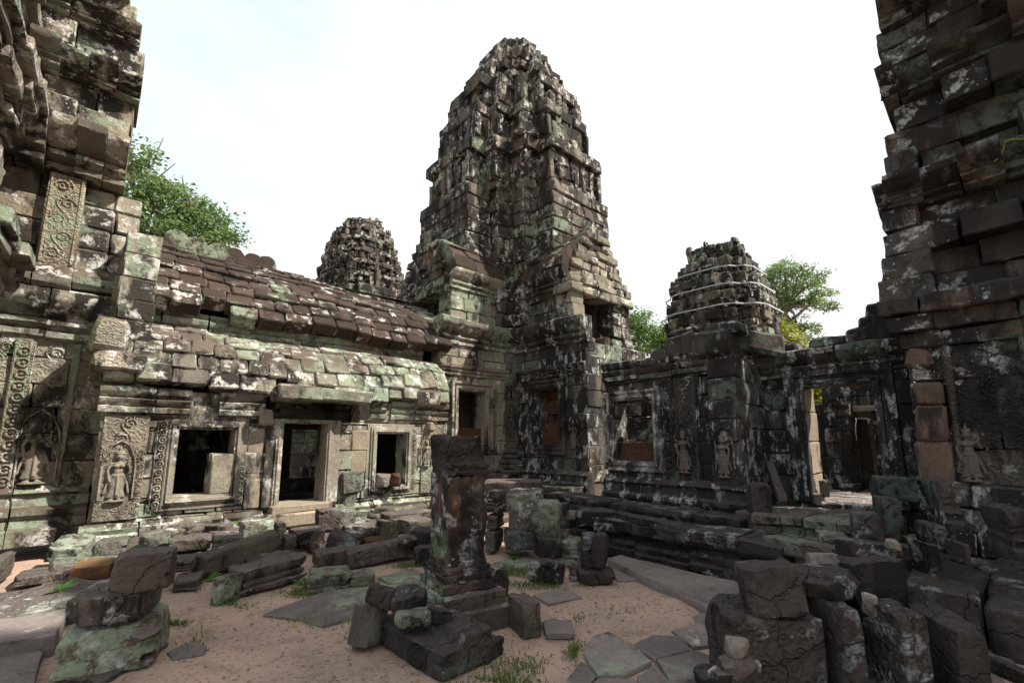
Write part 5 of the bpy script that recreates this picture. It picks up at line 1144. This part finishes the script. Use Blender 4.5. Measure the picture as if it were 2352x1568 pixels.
st('dark_rock', 'brown split rock lying on the largest moulded block', (905, 1388, 995, 1440), z=.24, d=.2, style='rock', m='block', cat='rock')
st('dark_rock', 'thin black rock shard on the right part of the largest moulded block', (974, 1384, 1038, 1432), z=.24, d=.16, style='rock', m='blockdark', cat='rock', roll=14)
st('side_block', 'squared dark block on the soil at the right of the pillar base', (1165, 1356, 1243, 1464), z=.0, d=.36, yaw=24, m='block')
st('upright_shard', 'thin black shard standing upright behind the right of the pillar base', (1128, 1302, 1170, 1382), r=4.75, d=.12, yaw=30, style='rock', m='blockdark', cat='rock', roll=10)
st('flat_shard', 'thin shard resting on the small block at the right of the largest moulded block', (1080, 1438, 1130, 1476), r=3.95, d=.18, style='rock', m='block', cat='rock')
st('broken_block', 'small broken block at the right end of the largest moulded block', (1092, 1452, 1158, 1522), z=.0, d=.24, yaw=-30, style='block', m='blockdark')
st('white_pebble', 'small white pebble at the foot of the leaning slab', (807, 1465, 828, 1486), z=.0, d=.06, style='rock', m='palestone', cat='pebble')
st('flat_stone', 'flat grey stone half sunk in the soil right of the pillar', (1247, 1428, 1320, 1464), z=.0, d=.3, style='slab', m='pave', cat='stone', h=.06)

# ---- dark fallen stones in the right foreground
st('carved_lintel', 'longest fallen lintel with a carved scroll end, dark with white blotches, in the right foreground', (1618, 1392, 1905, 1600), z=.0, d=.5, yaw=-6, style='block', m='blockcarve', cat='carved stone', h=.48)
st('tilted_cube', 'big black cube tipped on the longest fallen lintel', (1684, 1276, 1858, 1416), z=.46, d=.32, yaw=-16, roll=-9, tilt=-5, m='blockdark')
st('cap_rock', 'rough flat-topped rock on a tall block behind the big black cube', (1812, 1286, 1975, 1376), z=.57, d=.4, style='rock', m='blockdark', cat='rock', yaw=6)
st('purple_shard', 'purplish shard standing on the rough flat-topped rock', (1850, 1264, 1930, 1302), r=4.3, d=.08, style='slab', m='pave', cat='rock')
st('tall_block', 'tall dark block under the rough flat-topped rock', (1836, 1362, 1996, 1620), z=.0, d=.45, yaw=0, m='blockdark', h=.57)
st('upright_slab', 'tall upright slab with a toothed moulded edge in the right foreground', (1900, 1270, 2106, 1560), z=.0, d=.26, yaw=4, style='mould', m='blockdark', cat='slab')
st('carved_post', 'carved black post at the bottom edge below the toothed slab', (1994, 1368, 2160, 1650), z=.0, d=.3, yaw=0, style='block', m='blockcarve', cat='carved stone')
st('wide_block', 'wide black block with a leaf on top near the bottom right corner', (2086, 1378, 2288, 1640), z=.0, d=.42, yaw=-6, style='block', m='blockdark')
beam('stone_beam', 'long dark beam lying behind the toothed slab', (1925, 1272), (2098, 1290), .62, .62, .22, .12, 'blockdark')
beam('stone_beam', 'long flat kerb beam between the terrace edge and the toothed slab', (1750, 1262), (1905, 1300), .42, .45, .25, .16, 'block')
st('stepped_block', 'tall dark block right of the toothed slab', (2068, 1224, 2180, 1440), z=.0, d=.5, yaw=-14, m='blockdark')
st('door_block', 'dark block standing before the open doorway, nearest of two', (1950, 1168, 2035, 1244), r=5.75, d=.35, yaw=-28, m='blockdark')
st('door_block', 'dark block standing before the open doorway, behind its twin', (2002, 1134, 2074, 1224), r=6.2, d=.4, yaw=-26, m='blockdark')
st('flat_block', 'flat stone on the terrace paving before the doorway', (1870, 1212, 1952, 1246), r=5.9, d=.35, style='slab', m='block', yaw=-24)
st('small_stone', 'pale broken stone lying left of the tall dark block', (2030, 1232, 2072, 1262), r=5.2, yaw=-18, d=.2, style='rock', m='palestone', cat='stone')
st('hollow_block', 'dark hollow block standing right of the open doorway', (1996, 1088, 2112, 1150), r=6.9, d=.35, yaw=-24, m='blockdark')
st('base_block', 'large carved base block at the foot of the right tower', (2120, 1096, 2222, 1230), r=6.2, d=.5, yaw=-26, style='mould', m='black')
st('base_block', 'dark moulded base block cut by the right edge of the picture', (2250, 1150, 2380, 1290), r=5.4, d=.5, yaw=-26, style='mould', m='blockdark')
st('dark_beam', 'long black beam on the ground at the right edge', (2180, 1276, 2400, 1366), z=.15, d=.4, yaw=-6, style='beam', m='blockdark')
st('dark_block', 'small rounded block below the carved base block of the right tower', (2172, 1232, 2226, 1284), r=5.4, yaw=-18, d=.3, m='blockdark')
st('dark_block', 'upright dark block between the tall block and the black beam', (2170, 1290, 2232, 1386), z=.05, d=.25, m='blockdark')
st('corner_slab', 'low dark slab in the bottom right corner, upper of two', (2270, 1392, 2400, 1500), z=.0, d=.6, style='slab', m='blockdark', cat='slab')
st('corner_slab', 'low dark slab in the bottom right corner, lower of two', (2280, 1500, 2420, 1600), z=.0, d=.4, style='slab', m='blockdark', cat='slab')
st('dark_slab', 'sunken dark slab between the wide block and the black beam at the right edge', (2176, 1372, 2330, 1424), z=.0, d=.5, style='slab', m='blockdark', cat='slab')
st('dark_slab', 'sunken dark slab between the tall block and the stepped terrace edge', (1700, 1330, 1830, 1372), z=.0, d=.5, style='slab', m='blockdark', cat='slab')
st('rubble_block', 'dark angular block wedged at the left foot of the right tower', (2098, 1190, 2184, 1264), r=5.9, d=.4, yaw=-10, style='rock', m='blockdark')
# little cairn at the bottom edge and chips wedged between the blocks
st('cairn_stone', 'broad dark stone at the foot of the little cairn', (1592, 1518, 1784, 1610), z=.0, d=.35, style='rock', m='blockdark', cat='stone', group='stones of the little cairn')
st('cairn_stone', 'small grey stone at the left of the little cairn', (1625, 1520, 1682, 1570), r=2.95, d=.12, style='rock', m='block', cat='stone', group='stones of the little cairn')
st('cairn_stone', 'middle brown stone of the little cairn', (1645, 1492, 1740, 1562), r=3.0, d=.14, style='rock', m='block', cat='stone', group='stones of the little cairn')
st('cairn_stone', 'pale top stone of the little cairn', (1664, 1452, 1721, 1508), r=3.05, d=.11, style='rock', m='palestone', cat='stone', group='stones of the little cairn')
st('cairn_stone', 'tiny pale chip on the right of the little cairn', (1727, 1508, 1748, 1538), r=3.1, d=.05, style='rock', m='palestone', cat='stone', group='stones of the little cairn')
st('wedged_chip', 'sandy chip wedged between the tall block and the carved post, topmost of three', (1978, 1354, 2016, 1386), r=3.9, d=.1, style='rock', m='palestone', cat='stone')
st('wedged_chip', 'grey chip wedged between the tall block and the carved post, middle of three', (1979, 1376, 2014, 1412), r=3.85, d=.1, style='rock', m='block', cat='stone')
st('wedged_chip', 'dark chip wedged between the tall block and the carved post, lowest of three', (1980, 1412, 2014, 1440), r=3.82, d=.1, style='rock', m='blockdark', cat='stone')

# ================================================================== PLANTS
def leaf_mesh(name, pts, size, mat, seed, aspect=.5, up=.3):
    rnd = np.random.RandomState(seed); n = len(pts); P = np.array(pts)
    a = rnd.normal(size=(n, 3)); a[:, 2] *= .5; a /= np.linalg.norm(a, axis=1)[:, None]
    b = rnd.normal(size=(n, 3)); b[:, 2] += up; b -= (b * a).sum(1)[:, None] * a; b /= np.linalg.norm(b, axis=1)[:, None]
    s = size * rnd.uniform(.6, 1.3, size=(n, 1)); c = np.cross(a, b)
    v = np.stack([P - a * s, P + c * s * aspect - a * s * .1, P + a * s, P - c * s * aspect - a * s * .1], 1).reshape(-1, 3)
    me = bpy.data.meshes.new(name); me.from_pydata(v.tolist(), [], np.arange(4 * n).reshape(-1, 4).tolist()); me.materials.append(mat); return me
def tree(label, base, trunk, blobs, nl, size, mat, seed, name='tree', limbs=True, group='trees beyond the temple walls', sub=.30):
    """trunk: world points; blobs: (centre, radius) of leaf masses, each filled with smaller clumps."""
    rnd = np.random.RandomState(seed); t = thing(name, label, 'tree', base, group); O = Vector(base)
    mb = MB(); r0 = trunk[0][1]; mb.tube([p for p, r in trunk], [r for p, r in trunk], 8); top = Vector(trunk[-1][0]); mid = Vector(trunk[len(trunk) // 2][0])
    if limbs:
        for c, r in blobs:
            c = Vector(c); s = mid.lerp(top, rnd.uniform(.1, 1)); m_ = s.lerp(c, .5) + Vector((rnd.normal(), rnd.normal(), rnd.uniform(-.4, .6))) * (c - s).length * .07
            mb.tube([s, m_, c], [trunk[-1][1] * .8, trunk[-1][1] * .5, trunk[-1][1] * .18], 6)
            for _ in range(4): e = c + Vector(rnd.normal(size=3)) * r * .55; mb.tube([m_.lerp(c, rnd.uniform(.3, 1)), e], [trunk[-1][1] * .25, trunk[-1][1] * .06], 5)
    mb.build('trunk', M['bark'], t, 0, (), recalc=False)
    pts = []; tot = sum(r ** 2 for c, r in blobs)
    for c, r in blobs:
        k = int(nl * r * r / tot); nc = max(4, int(16 * rnd.uniform(.8, 1.2)))
        cc = rnd.normal(size=(nc, 3)); cc /= np.linalg.norm(cc, axis=1)[:, None]; cc *= (rnd.uniform(.15, 1, (nc, 1)) ** .45) * r; cc[:, 2] *= .62; cc += np.array(c)
        w_ = rnd.dirichlet(np.ones(nc) * 2.5)
        for q in range(nc): pts.append(cc[q] + rnd.normal(size=(max(1, int(k * w_[q])), 3)) * r * sub * np.array([1, 1, .55]))
    pts = np.concatenate(pts) - np.array(O); me = leaf_mesh('crown', pts, size, mat, seed)
    o = bpy.data.objects.new('crown', me); COL.objects.link(o); o.parent = t; return t
# tree behind the left tower and gallery roof
D_ = 19.0
bl = [(onr(x, y, D_ + dz), r) for x, y, r, dz in ((300, 350, .9, 0), (330, 420, 1.1, .5), (370, 470, 1.1, 0), (420, 480, 1.0, .6), (450, 455, .8, -.3), (480, 510, 1.0, 0), (515, 540, .9, .4), (350, 520, 1.2, .3), (410, 540, 1.1, .2), (270, 440, 1.0, .3), (455, 560, 1.0, 0), (290, 380, .7, .8))]
b0 = onr(350, 900, D_ + 1); b0 = Vector((b0.x, b0.y, 0)); tree('leafy green tree rising behind the gallery roof next to the left tower', b0, [(b0, .35), (b0 + Z * 4, .3), (onr(365, 600, D_ + .6), .2)], bl, 13000, .075, M['leaf2'], 5, sub=.22)
# umbrella tree behind the strapped tower
D_ = 42.0
bl = [(onr(x, y, D_ + dz), r) for x, y, r, dz in ((1800, 622, 1.3, 0), (1775, 640, 1.1, 1), (1835, 628, 1.2, -1), (1865, 650, 1.3, 0), (1885, 680, 1.2, 1), (1895, 700, .9, -1), (1820, 660, 1.3, 1), (1770, 670, 1.2, 0), (1755, 655, .9, 0), (1810, 690, 1.1, 0), (1850, 695, 1.0, 1), (1790, 715, 1.0, 0), (1830, 740, 1.0, 0), (1862, 755, .9, 0), (1840, 775, .9, 1), (1780, 745, .9, 0))]
b0 = onr(1795, 1000, D_); b0.z = 0; tree('umbrella-crowned tree standing alone in the sky behind the strapped tower', b0, [(b0, .45), (b0 + Z * 5, .38), (onr(1800, 770, D_), .3), (onr(1803, 700, D_), .2)], bl, 9500, .115, M['leaf2'], 6, sub=.24)
D_ = 34.0
bl = [(onr(x, y, D_ + dz), r) for x, y, r, dz in ((1460, 722, .9, 0), (1475, 745, 1.0, 0), (1445, 755, 1.0, 0), (1500, 765, .9, 0), (1480, 790, 1.1, 0), (1440, 790, 1.0, 0))]
b0 = onr(1470, 1000, D_); b0.z = 0; tree('thin airy tree between the tall tower and the strapped tower', b0, [(b0, .25), (b0 + Z * 5, .2), (onr(1468, 790, D_), .12), (onr(1466, 745, D_), .07)], bl, 4200, .10, M['leaf'], 7, sub=.38)
bl = [(onr(x, y, 33 + dz), r) for x, y, r, dz in ((1520, 770, 1.0, 0), (1540, 790, 1.2, 0), (1515, 800, 1.2, 0))]
b0 = onr(1525, 1000, 33); b0.z = 0; tree('dense low bush-like tree touching the left side of the strapped tower', b0, [(b0, .2), (b0 + Z * 5, .1)], bl, 3500, .10, M['leaf'], 8)
bl = [(onr(x, y, 26 + dz), r) for x, y, r, dz in ((1780, 752, .7, 0), (1795, 775, .9, 0), (1770, 785, .8, 0), (1800, 805, .9, 0))]
b0 = onr(1782, 1000, 26); b0.z = 0; tree('yellow-green bushy tree right of the strapped tower', b0, [(b0, .2), (b0 + Z * 4, .1)], bl, 4500, .085, M['leafy'], 9)
bl = [(onr(x, y, 20 + dz), r) for x, y, r, dz in ((1868, 895, .7, 0), (1885, 915, .9, .4), (1860, 930, .8, 0), (1875, 880, .6, 0))]
b0 = onr(1870, 1000, 20); b0.z = 0; tree('yellowish tree seen through the top of the open doorway', b0, [(b0, .2), (b0 + Z * 2.4, .1)], bl, 4500, .07, M['leafy'], 10)
bl = [(onr(x, y, 40), 1.0) for x, y in ((1880, 800), (1850, 810), (1900, 812))]
b0 = onr(1875, 1000, 40); b0.z = 0; tree('low green treetop just above the doorway wall', b0, [(b0, .2), (b0 + Z * 6, .1)], bl, 2500, .12, M['leaf2'], 12)
# vine tendril on the right tower
mb = MB(); vp = [R.px(x, y, .3) for x, y in ((2352, 322), (2325, 323), (2308, 330), (2303, 350), (2290, 368), (2282, 375))]; mb.tube([R.pt(u, v, .32) for u, v in vp], [.014, .013, .012, .012, .01, .006], 6)
vo = mb.build('vine_tendril', M['leafy'], None, 1, ()); tag(vo, 'bright green vine tendril hanging across the upper right tower', 'vine')
# small plants
def fern(label, x, y, z, n, L, seed, mat='fern', name='fern', wide=.16):
    rnd = random.Random(seed); P = onz(x, y, z); mb = MB()
    for k in range(n):
        a = rnd.uniform(0, 6.28); l = L * rnd.uniform(.6, 1.1); d = Vector((math.cos(a), math.sin(a), 0)); s = d.cross(Z); hz = rnd.uniform(.5, 1.0)
        pts = [P + d * l * t + Z * l * hz * (t - .55 * t * t) for t in (0, .3, .6, .85, 1)]; wd = [.02, .6, 1, .6, .0]; n0 = len(mb.v)
        for p, w_ in zip(pts, wd): mb.v += [p - s * w_ * l * wide, p + Z * .01 * w_, p + s * w_ * l * wide]
        for q in range(4):
            for e in range(2): a0 = n0 + q * 3 + e; mb.f.append([a0, a0 + 1, a0 + 4, a0 + 3])
    return tag(mb.build(name, M[mat], None, 0, (), recalc=False, sharp=None), label, 'plant')
fern('spindly seedling with pale leaves growing on the flat ledge at the left', 134, 1358, .15, 7, .16, 1)
fern('bright leafy plant beside the carved fragment', 470, 1335, .0, 10, .17, 2)
fern('bright leafy plant left of the green-faced block', 542, 1205, .28, 9, .14, 3)
fern('feathery fern beside the moulded slab at the edge of the soil', 700, 1345, .0, 26, .20, 4, wide=.06)
fern('broad-leaved plant on the grass behind the pillar', 1180, 1283, .0, 11, .15, 5)
fern('small fern at the foot of the bay wall', 1287, 1128, .62, 16, .2, 6, wide=.06)
fern('small weed at the foot of the leaning slab by the pillar', 842, 1478, .0, 14, .10, 7, wide=.08)
fern('low weeds in the terrace paving before the doorstep', 1828, 1232, .5, 22, .14, 8, wide=.09)
fern('tiny weed on the doorstep edge of the gallery', 735, 1205, .2, 10, .08, 9, wide=.08)
# grass tufts on the soil, one mass
rnd = np.random.RandomState(4); gv, gf = [], []
for (x, y, rx, ry, n) in ((1175, 1312, 60, 26, 1500), (1230, 1345, 70, 14, 500), (1350, 1340, 55, 8, 350), (930, 1298, 45, 8, 420), (690, 1362, 60, 12, 350), (540, 1385, 50, 10, 300), (470, 1300, 22, 10, 160), (1330, 1500, 30, 24, 420), (1180, 1530, 90, 30, 350), (1150, 1565, 100, 14, 300), (1250, 1440, 20, 10, 110), (840, 1340, 30, 8, 120), (1650, 1390, 40, 6, 160), (1440, 1285, 40, 4, 140), (400, 1432, 40, 6, 160), (430, 1355, 30, 6, 130), (720, 1420, 120, 25, 160), (450, 1480, 40, 40, 60), (1420, 1400, 60, 25, 60), (1330, 1420, 40, 20, 60)):
    for _ in range(n):
        px_ = x + rnd.normal() * rx * .5; py_ = y + rnd.normal() * ry * .5; P = onz(px_, py_, 0.0)
        if noise.noise(Vector((P.x * 3.1, P.y * 3.1, 2))) < -.15: continue
        a = rnd.uniform(0, 6.28); hgt = rnd.uniform(.012, .045); d = Vector((math.cos(a), math.sin(a), 0)); k = len(gv); lean = Vector((rnd.normal(), rnd.normal(), 0)) * hgt * .6
        gv += [P - d * .006, P + d * .006, P + lean + Z * hgt]; gf.append([k, k + 1, k + 2])
me = bpy.data.meshes.new('grass'); me.from_pydata([tuple(v) for v in gv], [], gf); me.materials.append(M['grass'])
o = bpy.data.objects.new('grass', me); COL.objects.link(o); tag(o, 'thin green grass on the bare soil around the pillar', 'grass', None, 'stuff')
